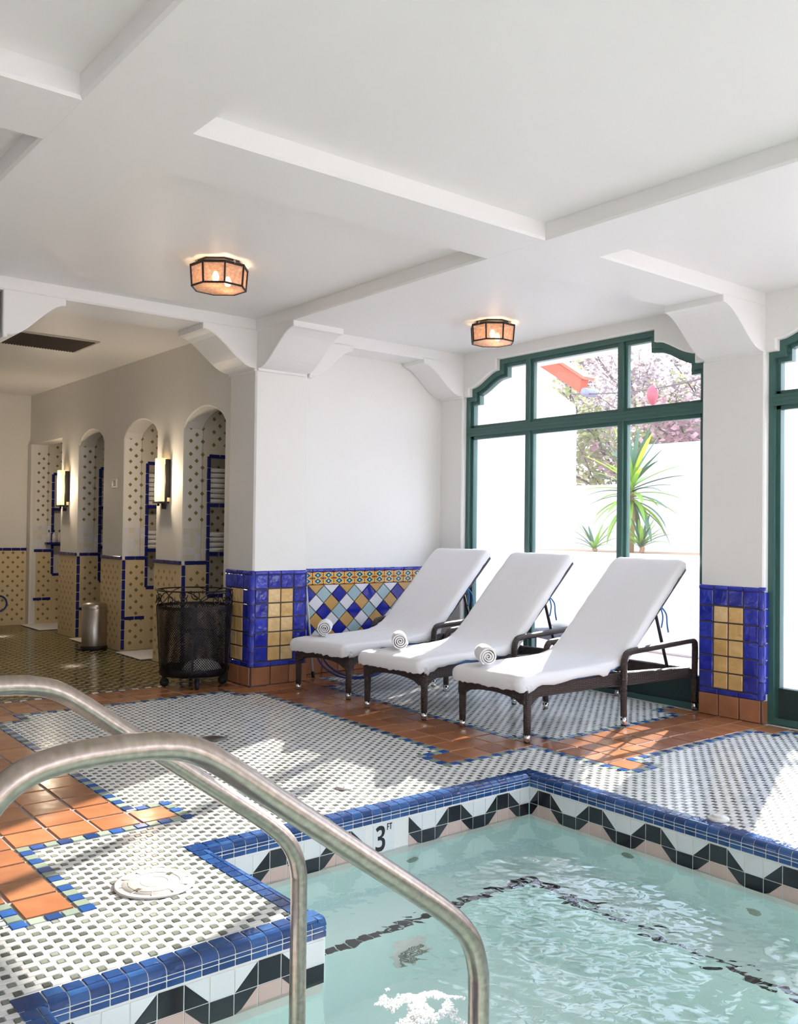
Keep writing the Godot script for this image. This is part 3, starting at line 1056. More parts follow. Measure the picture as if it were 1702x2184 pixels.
func build_walls() -> void:
	var e = struct("wall_east", "thick white window wall with scalloped openings to the courtyard", "wall")
	var st = mb()
	prism(st, comb(-7.3, 5.0, EAST_OPEN, Y_CEIL + 0.02), WX, WOUT, Vector3.ZERO, Vector3(0, 0, 1), UPV, Vector3(1, 0, 0), 0.012)
	part("plaster", st, M.plaster, e)
	var s = struct("wall_south", "white wall with tall windows at the near end of the hall", "wall")
	var st2 = mb()
	prism(st2, comb(-3.9, 6.12, SOUTH_OPEN, Y_CEIL + 0.02), 4.6, 5.0, Vector3.ZERO, Vector3(1, 0, 0), UPV, Vector3(0, 0, 1), 0.01)
	part("plaster", st2, M.plaster, s)
	var w = struct("wall_west", "white plaster wall on the far side of the pool", "wall")
	part("plaster", box(Vector3(-3.9, -0.3, -7.3), Vector3(-3.6, Y_CEIL + 0.02, 4.7)), M.plaster, w)
	# the recess behind the loungers
	var n = struct("wall_north", "white recessed wall with a diamond tile dado behind the loungers", "wall")
	part("plaster", box(Vector3(4.30, 0, -7.25), Vector3(6.72, Y_CEIL + 0.02, -6.925)), M.plaster, n)
	part("pier", box(Vector3(1.28, 0, -7.07), Vector3(1.80, Y_CEIL, -6.63), 0.01), M.plaster, n)
	part("pier", box(Vector3(-3.6, 0, -7.07), Vector3(-1.2, Y_CEIL, -6.63), 0.01), M.plaster, n)
	part("grout", box(Vector3(4.34, 0.02, -6.93), Vector3(6.105, 0.955, -6.921)), M.grout_brown, n)
	var zf = -6.912
	var nrm = Vector3(0, 0, 1)
	var rx = Vector3(1, 0, 0)
	var area = PackedVector2Array([Vector2(4.345, 0.235), Vector2(6.10, 0.235), Vector2(6.10, 0.829), Vector2(4.345, 0.829)])
	var hw = 0.0855 - 0.0052
	var hh = 0.079 - 0.0048
	var items = []
	for j in range(0, 16):
		for i in range(-4, 12):
			var odd = j % 2
			var cx = 4.709 + 0.171 * i + (0.0855 if odd == 0 else 0.0)
			var cy = 0.825 - 0.079 * j
			var d = PackedVector2Array([Vector2(cx - hw, cy), Vector2(cx, cy - hh), Vector2(cx + hw, cy), Vector2(cx, cy + hh)])
			var cut = Geometry2D.intersect_polygons(d, area)
			if cut.size() == 0: continue
			var poly: PackedVector2Array = cut[0]
			var ar = 0.0
			for q in poly.size(): ar += poly[q].cross(poly[(q + 1) % poly.size()])
			if absf(ar) < 0.0008: continue
			var key: String
			if odd == 1: key = ["diamond_pale", "diamond_blue"][posmod(i + (j - 1) / 2, 2)]
			else: key = ["diamond_white", "diamond_yellow"][posmod(i + j / 2, 2)]
			var loc = PackedVector2Array()
			for q in poly: loc.append(q - Vector2(cx, cy))
			items.append([poly_mesh(loc, 0.010, 0.002), M[key], face_on(Vector3(cx, cy, zf), rx, nrm)])
	pieces(n, "diamond_tile", items)
	items = []
	var bt = tile_mesh(0.112, 0.112, 0.010, 0.0015)
	var bm: StandardMaterial3D = M.band_print
	bm.uv1_triplanar = true
	bm.uv1_scale = Vector3.ONE / 0.1125
	bm.uv1_offset = Vector3.ONE * 0.5
	for k in 15:
		var cx = 4.4085 + 0.1167 * k
		if cx > 6.06: continue
		items.append([bt, bm, face_on(Vector3(cx, 0.8915, zf), rx, nrm)])
	pieces(n, "band_tile", items)
	# blue nosing over and under, terracotta foot
	var cap = mb()
	cap_prof(cap, 0.1125)
	cap.generate_normals()
	var cm = cap.commit()
	items = []
	for k in 15:
		var cx = 4.4085 + 0.1167 * k
		items.append([cm, M["tile_blue_%d" % (k % 4)], Transform3D(Basis(), Vector3(cx, 0.950, zf - 0.006))])
		items.append([tile_mesh(0.1125, 0.036, 0.010, 0.003), M["tile_blue_%d" % ((k + 1) % 4)], face_on(Vector3(cx, 0.212, zf), rx, nrm)])
	pieces(n, "nosing_tile", items)
	items = []
	for k in 10: items.append([tile_mesh(0.171, 0.150, 0.010, 0.003), M["terracotta_base_%d" % rng.randi_range(0, 3)], face_on(Vector3(4.43 + 0.177 * k, 0.114, zf), rx, nrm)])
	pieces(n, "base_tile", items)

# rounded nosing, w long in x, its back at z = 0, bottom at y = 0
func cap_prof(st: SurfaceTool, w: float) -> void:
	var p = PackedVector2Array([Vector2(-0.004, 0), Vector2(0.010, 0), Vector2(0.0125, 0.008), Vector2(0.011, 0.018), Vector2(0.006, 0.026), Vector2(-0.004, 0.029)])
	prism(st, p, -w / 2, w / 2, Vector3.ZERO, Vector3(0, 0, 1), UPV, Vector3(1, 0, 0))

# glazed panel: rows of blue with a yellow middle
func tile_panel(parent: Node, o: Vector3, right: Vector3, normal: Vector3, pw: float, ph: float, cols := 4, rows := 6) -> void:
	var t = tile_mesh(pw - 0.010, ph - 0.010, 0.012, 0.004)
	var items = []
	for i in cols:
		for j in rows:
			var yellow: bool = (i == 1 or i == 2) and j < rows - 1
			var m: Material = M[("tile_yellow_%d" if yellow else "tile_blue_%d") % rng.randi_range(0, 3)]
			var tilt = Basis(right, rng.randf_range(-0.012, 0.012)) * Basis(UPV, rng.randf_range(-0.012, 0.012))
			var x = face_on(Vector3.ZERO, right, normal)
			items.append([t, m, Transform3D(tilt * x.basis, o + right * ((i + 0.5) * pw) + UPV * ((j + 0.5) * ph))])
	pieces(parent, "glazed_tile", items)
	# nosing on top and a narrow course under
	var cap = mb()
	cap_prof(cap, pw - 0.006)
	cap.generate_normals()
	var cm = cap.commit()
	items = []
	for i in cols:
		var bs = Basis(right, UPV, normal)
		if right.cross(UPV).dot(normal) < 0: bs = Basis(-right, UPV, normal)
		items.append([cm, M["tile_blue_%d" % rng.randi_range(0, 3)], Transform3D(bs, o + right * ((i + 0.5) * pw) + UPV * (rows * ph) - normal * 0.011)])
	var n = 3
	var w = cols * pw / n
	for i in n:
		items.append([tile_mesh(w - 0.008, 0.036, 0.012, 0.004), M["tile_blue_%d" % rng.randi_range(0, 3)], face_on(o + right * ((i + 0.5) * w) - UPV * 0.022, right, normal)])
	pieces(parent, "nosing_tile", items)

func corner_tiles(parent: Node, at: Vector3, a: Vector3, b: Vector3, r: float, ph: float, rows: int) -> void:
	# quarter rounds between the faces that look along a and b; at is the centre of the round on the bottom row
	var items = []
	for j in rows + 1:
		var h = ph - 0.008 if j < rows else 0.026
		var y0 = j * ph + 0.004
		var st = mb(true)
		var prev = Vector3.ZERO
		for k in 7:
			var t = PI / 2 * k / 6
			var d = a * cos(t) + b * sin(t)
			if k > 0:
				quad(st, prev * r, d * r, d * r + UPV * h, prev * r + UPV * h, prev + d)
				tri(st, UPV * h, prev * r + UPV * h, d * r + UPV * h, UPV)
			prev = d
		st.generate_normals()
		items.append([st.commit(), M["tile_blue_%d" % rng.randi_range(0, 3)], Transform3D(Basis(), at + UPV * y0)])
	pieces(parent, "corner_tile", items)

func build_pillar() -> void:
	var p = struct("wall_pillar", "white corner pillar with a blue and yellow glazed tile dado", "pillar")
	part("plaster", box(Vector3(3.815, 0.97, -7.07), Vector3(4.335, Y_SOFFIT + 0.02, -6.632), 0.014), M.plaster, p)
	part("grout", box(Vector3(3.803, 0.0, -7.07), Vector3(4.337, 0.972, -6.629)), M.grout_brown, p)
	var y0 = 0.236
	tile_panel(p, Vector3(3.828, y0, -6.619), Vector3(1, 0, 0), Vector3(0, 0, 1), 0.1242, 0.12)
	tile_panel(p, Vector3(3.792, y0, -7.065), Vector3(0, 0, 1), Vector3(-1, 0, 0), 0.1015, 0.12)
	corner_tiles(p, Vector3(3.826, y0 - 0.04, -6.655), Vector3(-1, 0, 0), Vector3(0, 0, 1), 0.036, 0.1266, 6)
	corner_tiles(p, Vector3(4.326, y0, -6.637), Vector3(1, 0, 0), Vector3(0, 0, 1), 0.018, 0.12, 6)
	var items = []
	for k in 3: items.append([tile_mesh(0.172, 0.146, 0.012, 0.003), M["terracotta_base_%d" % rng.randi_range(0, 3)], face_on(Vector3(3.893 + 0.180 * k, 0.117, -6.619), Vector3(1, 0, 0), Vector3(0, 0, 1))])
	for k in 2: items.append([tile_mesh(0.172, 0.146, 0.012, 0.003), M["terracotta_base_%d" % rng.randi_range(0, 3)], face_on(Vector3(3.792, 0.117, -6.73 - 0.180 * k), Vector3(0, 0, 1), Vector3(-1, 0, 0))])
	pieces(p, "base_tile", items)

func build_column() -> void:
	var p = struct("wall_column", "white window column with a blue and yellow glazed tile dado", "pillar")
	part("grout", box(Vector3(6.095, 0.0, -3.955), Vector3(6.30, 0.945, -3.452)), M.grout_brown, p)
	part("plaster", box(Vector3(6.098, 0.93, -3.946), Vector3(6.25, 2.63, -3.449), 0.01), M.plaster, p)
	var y0 = 0.2015
	tile_panel(p, Vector3(6.086, y0, -3.958), Vector3(0, 0, 1), Vector3(-1, 0, 0), 0.1205, 0.1215)
	corner_tiles(p, Vector3(6.122, y0 - 0.04, -3.476), Vector3(-1, 0, 0), Vector3(0, 0, 1), 0.036, 0.1285, 6)
	var ret = []
	for j in 6: ret.append([tile_mesh(0.035, 0.113, 0.010, 0.003), M["tile_blue_%d" % (j % 4)], face_on(Vector3(6.142, y0 + (j + 0.5) * 0.1215, -3.441), Vector3(1, 0, 0), Vector3(0, 0, 1))])
	for k in 3: ret.append([tile_mesh(0.158, 0.155, 0.012, 0.003), M["terracotta_base_%d" % rng.randi_range(0, 3)], face_on(Vector3(6.086, 0.081, -3.876 + 0.166 * k), Vector3(0, 0, 1), Vector3(-1, 0, 0))])
	ret.append([tile_mesh(0.06, 0.155, 0.012, 0.003), M.terracotta_base_1, face_on(Vector3(6.122, 0.081, -3.443), Vector3(1, 0, 0), Vector3(0, 0, 1))])
	pieces(p, "return_tile", ret)

# ------------------------------------------------------------------ windows
func make_window(called: String, label: String, a: float, b: float) -> Node3D:
	# stands in the plane x = 0 of its node, outline in (z, y)
	var w = struct(called, label, "window")
	var o = opening(a, b, 0.0)
	var st = mb()
	ring_frame(st, o, 0.045, 0.0, 0.10)
	part("frame", st, M.frame_green, w)
	var st2 = mb()
	ring_frame(st2, inset_open(o, 0.045), 0.03, 0.03, 0.085)
	part("inner_frame", st2, M.frame_green, w)
	var m1 = lerpf(a, b, 0.303)
	var m2 = lerpf(a, b, 0.695)
	for m in [m1, m2]:
		var mu = mb()
		bx(mu, Vector3(0.006, 0.0, m - 0.026), Vector3(0.094, 2.94, m + 0.026), 0.004)
		bx(mu, Vector3(0.032, 0.25, m - 0.052), Vector3(0.08, 2.94, m + 0.052), 0.004)
		part("mullion", mu, M.frame_green, w)
	var tr = mb()
	bx(tr, Vector3(-0.004, 2.255, a + 0.02), Vector3(0.098, 2.335, b - 0.02), 0.004)
	bx(tr, Vector3(0.03, 2.225, a + 0.03), Vector3(0.08, 2.362, b - 0.03), 0.004)
	bx(tr, Vector3(-0.012, 2.282, a + 0.02), Vector3(0.0, 2.308, b - 0.02), 0.003)
	part("transom", tr, M.frame_green, w)
	var zs = [a + 0.05, m1, m2, b - 0.05]
	for k in 3:
		var kp = mb()
		bx(kp, Vector3(0.02, 0.0, zs[k] + 0.02), Vector3(0.08, 0.255, zs[k + 1] - 0.02), 0.003)
		part("kick_panel", kp, M.frame_panel, w)
		part("pane", box(Vector3(0.052, 0.25, zs[k] + 0.02), Vector3(0.054, 2.26, zs[k + 1] - 0.02)), M.glass, w)
		# upper pane, cut to the scallop
		var rect = PackedVector2Array([Vector2(zs[k] + 0.02, 2.33), Vector2(zs[k + 1] - 0.02, 2.33), Vector2(zs[k + 1] - 0.02, 3.0), Vector2(zs[k] + 0.02, 3.0)])
		var cut = Geometry2D.intersect_polygons(rect, o)
		var up = mb()
		prism(up, cut[0], 0.052, 0.054, Vector3.ZERO, Vector3(0, 0, 1), UPV, Vector3(1, 0, 0))
		part("pane", up, M.glass, w)
	return w

func inset_open(o: PackedVector2Array, d: float) -> PackedVector2Array:
	var p = o
	if Geometry2D.is_polygon_clockwise(p):
		p = p.duplicate()
		p.reverse()
	return inset(p, d)

func build_windows() -> void:
	var lab = ["green framed scalloped window behind the white loungers", "green framed scalloped window right of the tiled column", "green framed scalloped window nearest the camera on courtyard wall"]
	for k in 3:
		var w = make_window("window_%d" % (k + 1), lab[k], EAST_OPEN[k][0], EAST_OPEN[k][1])
		w.position.x = 6.16
	for k in 3:
		var w = make_window("window_%d" % (k + 4), "green framed window in the wall behind the camera, number %s from the courtyard" % ["three", "two", "one"][k], -SOUTH_OPEN[k][1], -SOUTH_OPEN[k][0])
		w.rotation.y = -PI / 2
		w.position.z = 4.65

# ------------------------------------------------------------------ shower arcade
const SX := 3.84

func arch_top(a: float, b: float) -> PackedVector2Array:
	var r = PackedVector2Array()
	for k in 17:
		var t = k / 16.0
		var s = sin(PI * t)
		r.append(Vector2(lerpf(a, b, t), 2.27 + 0.165 * pow(s, 0.62)))
	return r

func dots(parent: Node, o: Vector3, right: Vector3, normal: Vector3, w: float, h: float, m: Material) -> void:
	var s = 0.021
	var dm = poly_mesh(PackedVector2Array([Vector2(-s, 0), Vector2(0, -s), Vector2(s, 0), Vector2(0, s)]), 0.004, 0.0)
	var xs = []
	var j = 0
	var y = 0.05
	while y < h - 0.02:
		var x = 0.05 + (0.062 if j % 2 else 0.0)
		while x < w - 0.02:
			xs.append(face_on(o + right * x + UPV * y + normal * 0.002, right, normal))
			x += 0.124
		y += 0.062
		j += 1
	if xs.size(): scatter(parent, "dot_tile", dm, m, xs)

func trim_row(parent: Node, o: Vector3, dir: Vector3, lng: float, normal: Vector3, items: Array) -> void:
	var n = maxi(1, roundi(lng / 0.11))
	var pitch = lng / n
	for k in n:
		var lo = Vector3(-0.018, -0.018, -0.018)
		items.append([tile_mesh(pitch - 0.006, 0.036, 0.02, 0.004), M.trim_blue, face_on(o + dir * ((k + 0.5) * pitch) + normal * 0.010, dir, normal)])

func build_shower() -> void:
	var w = struct("wall_shower", "dim shower arcade wall with three arches and tiled piers", "wall")
	var h = Y_CEIL + 0.02
	var door = [-12.45, -11.37]
	var arches = [[-10.77, -10.0], [-9.42, -8.6], [-8.0, -7.2]]
	var poly = PackedVector2Array([Vector2(-13.0, 0), Vector2(door[0], 0), Vector2(door[0], 2.40), Vector2(door[1], 2.40), Vector2(door[1], 0)])
	for a in arches:
		poly.append(Vector2(a[0], 0))
		poly.append_array(arch_top(a[0], a[1]))
		poly.append(Vector2(a[1], 0))
	poly.append(Vector2(-7.0, 0))
	poly.append(Vector2(-7.0, h))
	poly.append(Vector2(-13.0, h))
	var st = mb()
	prism(st, poly, SX, SX + 0.2, Vector3.ZERO, Vector3(0, 0, 1), UPV, Vector3(1, 0, 0), 0.012)
	part("plaster", st, M.plaster_shower, w)
	# piers: dado, dots and blue edging
	var trims = []
	var piers = [[-8.6, -8.0], [-10.0, -9.42], [-11.37, -10.77]]
	for pr in piers:
		part("dado", box(Vector3(SX - 0.012, 0.0, pr[0] - 0.004), Vector3(SX + 0.05, 0.985, pr[1] + 0.012), 0.006), M.ochre, w)
		dots(w, Vector3(SX - 0.012, 0.05, pr[0]), Vector3(0, 0, 1), Vector3(-1, 0, 0), pr[1] - pr[0] - 0.05, 0.93, M.dot_brown)
		trim_row(w, Vector3(SX - 0.014, 1.0, pr[0]), Vector3(0, 0, 1), pr[1] - pr[0], Vector3(-1, 0, 0), trims)
		trim_row(w, Vector3(SX + 0.008, 0.03, pr[1] + 0.010), Vector3(0, 1, 0), 0.95, Vector3(0, 0, 1), trims)
	# stall sides that look towards us, flush with the left jamb of each arch
	for i in 4:
		var z: float = arches[i][0] if i < 3 else door[0]
		var t = 0.25
		var y_sh = [2.02, 1.55, 1.08, 0.68]
		var deep = 1.35
		# wall with a niche from x+0.26 to x+0.66
		var n0 = SX + 0.26
		var n1 = SX + 0.72
		for b in [[SX + 0.199, n0, 0.0, h], [n1, SX + deep, 0.0, h], [n0, n1, 0.0, 0.68], [n0, n1, 2.02, h]]:
			part("stall_wall", box(Vector3(b[0], b[2], z - t - 0.12), Vector3(b[1], b[3], z)), M.cream_tile, w)
		part("niche_back", box(Vector3(n0, 0.68, z - t - 0.12), Vector3(n1, 2.02, z - t)), M.cream_tile, w)
		part("dado", box(Vector3(SX + 0.05, 0.0, z - 0.004), Vector3(n0, 0.985, z + 0.008), 0.003), M.ochre, w)
		part("dado", box(Vector3(n0, 0.0, z - 0.004), Vector3(n1 + 0.4, 0.655, z + 0.008), 0.003), M.ochre, w)
		dots(w, Vector3(n0 + 0.02, 0.05, z + 0.008), Vector3(1, 0, 0), Vector3(0, 0, 1), 0.7, 0.6, M.dot_green)
		dots(w, Vector3(SX + 0.02, 1.36, z + 0.001), Vector3(1, 0, 0), Vector3(0, 0, 1), 0.24, 0.98, M.dot_green)
		dots(w, Vector3(n0, 2.08, z + 0.001), Vector3(1, 0, 0), Vector3(0, 0, 1), 0.6, 0.5, M.dot_green)
		dots(w, Vector3(SX + 0.04, 0.05, z + 0.008), Vector3(1, 0, 0), Vector3(0, 0, 1), 0.22, 0.93, M.dot_green)
		dots(w, Vector3(n0, 0.70, z - t), Vector3(1, 0, 0), Vector3(0, 0, 1), 0.46, 1.3, M.dot_green)
		# squares between dado and dots
		var sq = []
		for a in 4:
			for b in 5: sq.append([tile_mesh(0.056, 0.056, 0.004, 0.001), M[["cream_tile", "white_plastic", "diamond_white"][rng.randi_range(0, 2)]], face_on(Vector3(SX + 0.035 + 0.0615 * a, 1.05 + 0.0615 * b, z + 0.002), Vector3(1, 0, 0), Vector3(0, 0, 1))])
		pieces(w, "square_tile", sq)
		trim_row(w, Vector3(SX + 0.02, 1.0, z + 0.008), Vector3(1, 0, 0), 0.23, Vector3(0, 0, 1), trims)
		trim_row(w, Vector3(SX + 0.02, 0.36, z + 0.004), Vector3(1, 0, 0), 0.23, Vector3(0, 0, 1), trims)
		trim_row(w, Vector3(n0, 0.68, z + 0.0), Vector3(0, 1, 0), 1.34, Vector3(0, 0, 1), trims)
		for y in y_sh: trim_row(w, Vector3(n0, y, z), Vector3(1, 0, 0), n1 - n0, Vector3(0, 0, 1), trims)
		for k in [1, 2]: part("shelf", box(Vector3(n0, y_sh[k] - 0.02, z - t), Vector3(n1, y_sh[k] + 0.016, z - 0.002)), M.cream_tile, w)
		# towels
		if i < 3:
			for lv in [1, 2]:
				var cnt = 7 if lv == 1 else 4
				for col in 2:
					for k in cnt:
						if lv == 1 and k == 6 and col == 1: continue
						var fold = fold_towel()
						fold.position = Vector3(n0 + 0.115 + 0.21 * col, y_sh[lv] + 0.018 + k * 0.05, z - 0.125)
						fold.rotation.y = rng.randf_range(-0.05, 0.05)
						var arch_name: String = ["far", "middle", "near"][i]
						tag(fold, "folded towel, %s shelf of %s niche, %s pile, %s from bottom" % [["", "upper", "lower"][lv], arch_name, ["left", "right"][col], ["first", "second", "third", "fourth", "fifth", "sixth", "seventh"][k]], "towel", "folded towels in shower niches")
	pieces(w, "trim_tile", trims)
	# back of the stalls and the far end
	part("back", box(Vector3(SX + 1.35, 0, -13.0), Vector3(SX + 1.5, h, -7.0)), M.cream_tile, w)
	part("end_cheek", box(Vector3(SX + 0.2, 0, -7.2), Vector3(SX + 1.5, h, -7.05)), M.cream_tile, w)
	var n = struct("wall_lobby", "dim white end wall of the shower lobby with yellow dotted dado", "wall")
	part("plaster", box(Vector3(-1.6, 0, -12.9), Vector3(SX + 1.5, h, -12.6)), M.plaster_shower, n)
	part("dado", box(Vector3(1.0, 0, -12.61), Vector3(SX - 0.02, 1.0, -12.588), 0.004), M.ochre, n)
	dots(n, Vector3(2.6, 0.05, -12.588), Vector3(1, 0, 0), Vector3(0, 0, 1), 1.22, 0.95, M.dot_green)
	var tr2 = []
	trim_row(n, Vector3(2.6, 1.015, -12.59), Vector3(1, 0, 0), 1.25, Vector3(0, 0, 1), tr2)
	pieces(n, "trim_tile", tr2)
	part("side", box(Vector3(-1.6, 0, -12.9), Vector3(-1.4, h, -7.0)), M.plaster_shower, n)
	part("door_frame", box(Vector3(SX - 0.03, 0, -12.585), Vector3(SX + 0.02, 2.4, -12.45), 0.006), M.plaster_shower, n)
	# floor: small dark, ochre and olive tesserae
	var f = struct("floor_lobby", "dark mosaic floor of the shower lobby in black and ochre", "floor")
	part("grout_bed", box(Vector3(-1.6, -0.25, -13.0), Vector3(5.3, 0.012, -7.11)), M.grout_dark, f)
	var tm = tile_mesh(0.046, 0.026, 0.006, 0.0012)
	var lists = [[], [], []]
	var row = 0
	var z = -7.13
	while z > -12.6:
		var x = 1.0 + (0.025 if row % 2 else 0.0)
		var i = 0
		while x < SX + 0.6:
			if not (x > SX - 0.03 and in_wall(z, arches, door)):
				lists[[0, 1, 0, 2, 1, 0][(i + (row % 4) * 2) % 6]].append(Transform3D(Basis(), Vector3(x, hf(z) + 0.001, z)))
			x += 0.05
			i += 1
		z -= 0.030
		row += 1
	for k in 3: scatter(f, "mosaic_tile_field", tm, M["shower_%d" % k], lists[k])
	var edge = []
	for k in 60: edge.append([tile_mesh(0.05, 0.03, 0.008, 0.0015), M.border_blue_2 if k % 2 else M.mosaic_white_0, Transform3D(Basis(), Vector3(0.95 + 0.0545 * k, hf(-7.1) + 0.001, -7.105))])
	pieces(f, "border_tile", edge)
	# sconces
	for s in [[-8.38, "near"], [-11.18, "far"]]:
		sconce(Vector3(SX, 1.52, s[0]), "lit amber wall sconce with iron straps on the %s pier" % s[1])
	# mats at the stalls
	var mats = [["white bath mat on lobby floor at the middle arch", -8.95, 0.62, -9.05], ["white bath mat partly hidden behind the steel bin", -10.4, 0.5, 0], ["white bath mat at the far doorway", -12.1, 0.75, 0]]
	for k in 3:
		var mt = mb()
		bx(mt, Vector3(-0.02, 0, -mats[k][2] / 2), Vector3(0.55, 0.012, mats[k][2] / 2), 0.004)
		var o = top("bath_mat", mt, M.towel_fold, mats[k][0], "bath mat", "bath mats by the stalls")
		o.position = Vector3(SX - 0.10, 0.025, mats[k][1])
	# bottles in the far doorway
	var shelf = part("ledge", box(Vector3(SX + 0.16, 1.08, -12.6), Vector3(SX + 0.6, 1.11, -12.36), 0.004), M.trim_blue, n)
	for k in 3:
		var b = thing("soap_bottle", "small white pump bottle on ledge in far doorway, number %s from the left" % ["one", "two", "three"][k], "bottle", Vector3(SX + 0.21 + 0.07 * k, 1.11, -12.44), 0.0, "pump bottles in the doorway")
		var bs = mb(true)
		lathe(bs, [Vector2(0, 0), Vector2(0.028, 0.0), Vector2(0.026, 0.105), Vector2(0.014, 0.115), Vector2(0.012, 0.13), Vector2(0, 0.13)], 14)
		part("body", bs, M.white_plastic, b)
		var pm = mb()
		bx(pm, Vector3(-0.004, 0.13, -0.004), Vector3(0.004, 0.155, 0.004))
		bx(pm, Vector3(-0.006, 0.152, -0.006), Vector3(0.006, 0.162, 0.028), 0.002)
		part("pump", pm, M.iron_dark, b)
	var sw = thing("wall_switch", "small white control box on the pier between the arches", "switch", Vector3(SX, 1.80, -9.66))
	part("plate", box(Vector3(-0.014, -0.05, -0.06), Vector3(0, 0.05, 0.06), 0.004), M.white_plastic, sw)
	part("button", box(Vector3(-0.03, -0.03, -0.02), Vector3(-0.012, 0.03, 0.03), 0.004), M.brushed_steel, sw)
	var rg = mb(true)
	var pts = []
	for k in 24: pts.append(Vector3(cos(TAU * k / 24) * 0.10, sin(TAU * k / 24) * 0.10, 0))
	tube(rg, pts, 0.011, 8, true)
	var ring = top("blue_ring", rg, M.hose_blue, "thin blue ring hung on yellow dado at left edge", "ring")
	ring.position = Vector3(3.47, 0.31, -12.57)

func in_wall(z: float, arches: Array, door: Array) -> bool:
	for a in arches:
		if z > a[0] and z < a[1]: return false
	return not (z > door[0] and z < door[1])

var towel_proto: Mesh
func fold_towel() -> MeshInstance3D:
	if towel_proto == null:
		var st = mb(true)
		var prof = PackedVector2Array()
		for k in 7:
			var t = -PI / 2 + PI * k / 6
			prof.append(Vector2(0.085 + 0.022 * cos(t), 0.024 + 0.022 * sin(t)))
		prof.append(Vector2(-0.10, 0.046))
		prof.append(Vector2(-0.10, 0.026))
		prof.append(Vector2(0.02, 0.024))
		prof.append(Vector2(-0.10, 0.022))
		prof.append(Vector2(-0.10, 0.002))
		prism(st, prof, -0.09, 0.09, Vector3.ZERO, Vector3(0, 0, 1), UPV, Vector3(1, 0, 0))
		st.generate_normals()
		towel_proto = st.commit()
	return part(numbered("folded_towel"), towel_proto, M.towel_fold, self)

func sconce(at: Vector3, label: String) -> void:
	var s = thing("wall_sconce", label, "sconce", at, 0.0, "wall sconces")
	# half round shade standing off the wall (out is -x)
	var st = mb(true)
	lathe(st, [Vector2(0.075, 0.06), Vector2(0.078, 0.07), Vector2(0.078, 0.47), Vector2(0.075, 0.48)], 16, Vector3(-0.03, 0, 0), PI / 2, 3 * PI / 2)
	part("shade", st, M.alabaster, s)
	var ir = mb()
	for z in [-0.085, 0.085]:
		bx(ir, Vector3(-0.05, 0.02, z - 0.008), Vector3(-0.028, 0.42, z + 0.008), 0.002)
	bx(ir, Vector3(-0.05, 0.10, 0.085), Vector3(0.0, 0.47, 0.10), 0.002)
	part("strap", ir, M.iron_dark, s)
	var ba = mb()
	bx(ba, Vector3(-0.10, 0.045, -0.085), Vector3(0.0, 0.062, 0.085), 0.003)
	bx(ba, Vector3(-0.035, -0.01, -0.02), Vector3(0.0, 0.05, 0.02), 0.003)
	part("bracket", ba, M.iron_dark, s)
	var bl = mb(true)
	lathe(bl, [Vector2(0, 0.22), Vector2(0.012, 0.23), Vector2(0.018, 0.26), Vector2(0.014, 0.28), Vector2(0, 0.30)], 10, Vector3(-0.045, 0, 0))
	part("bulb", bl, M.bulb_glow, s)
	var l = OmniLight3D.new()
	l.name = "sconce_light"
	l.light_color = rgb(255, 232, 204)
	l.light_energy = 0.28
	l.light_size = 0.05
	l.omni_range = 12.0
	l.omni_attenuation = 2.0
	l.shadow_enabled = true
	l.position = Vector3(-0.16, 0.27, 0)
	s.add_child(l)

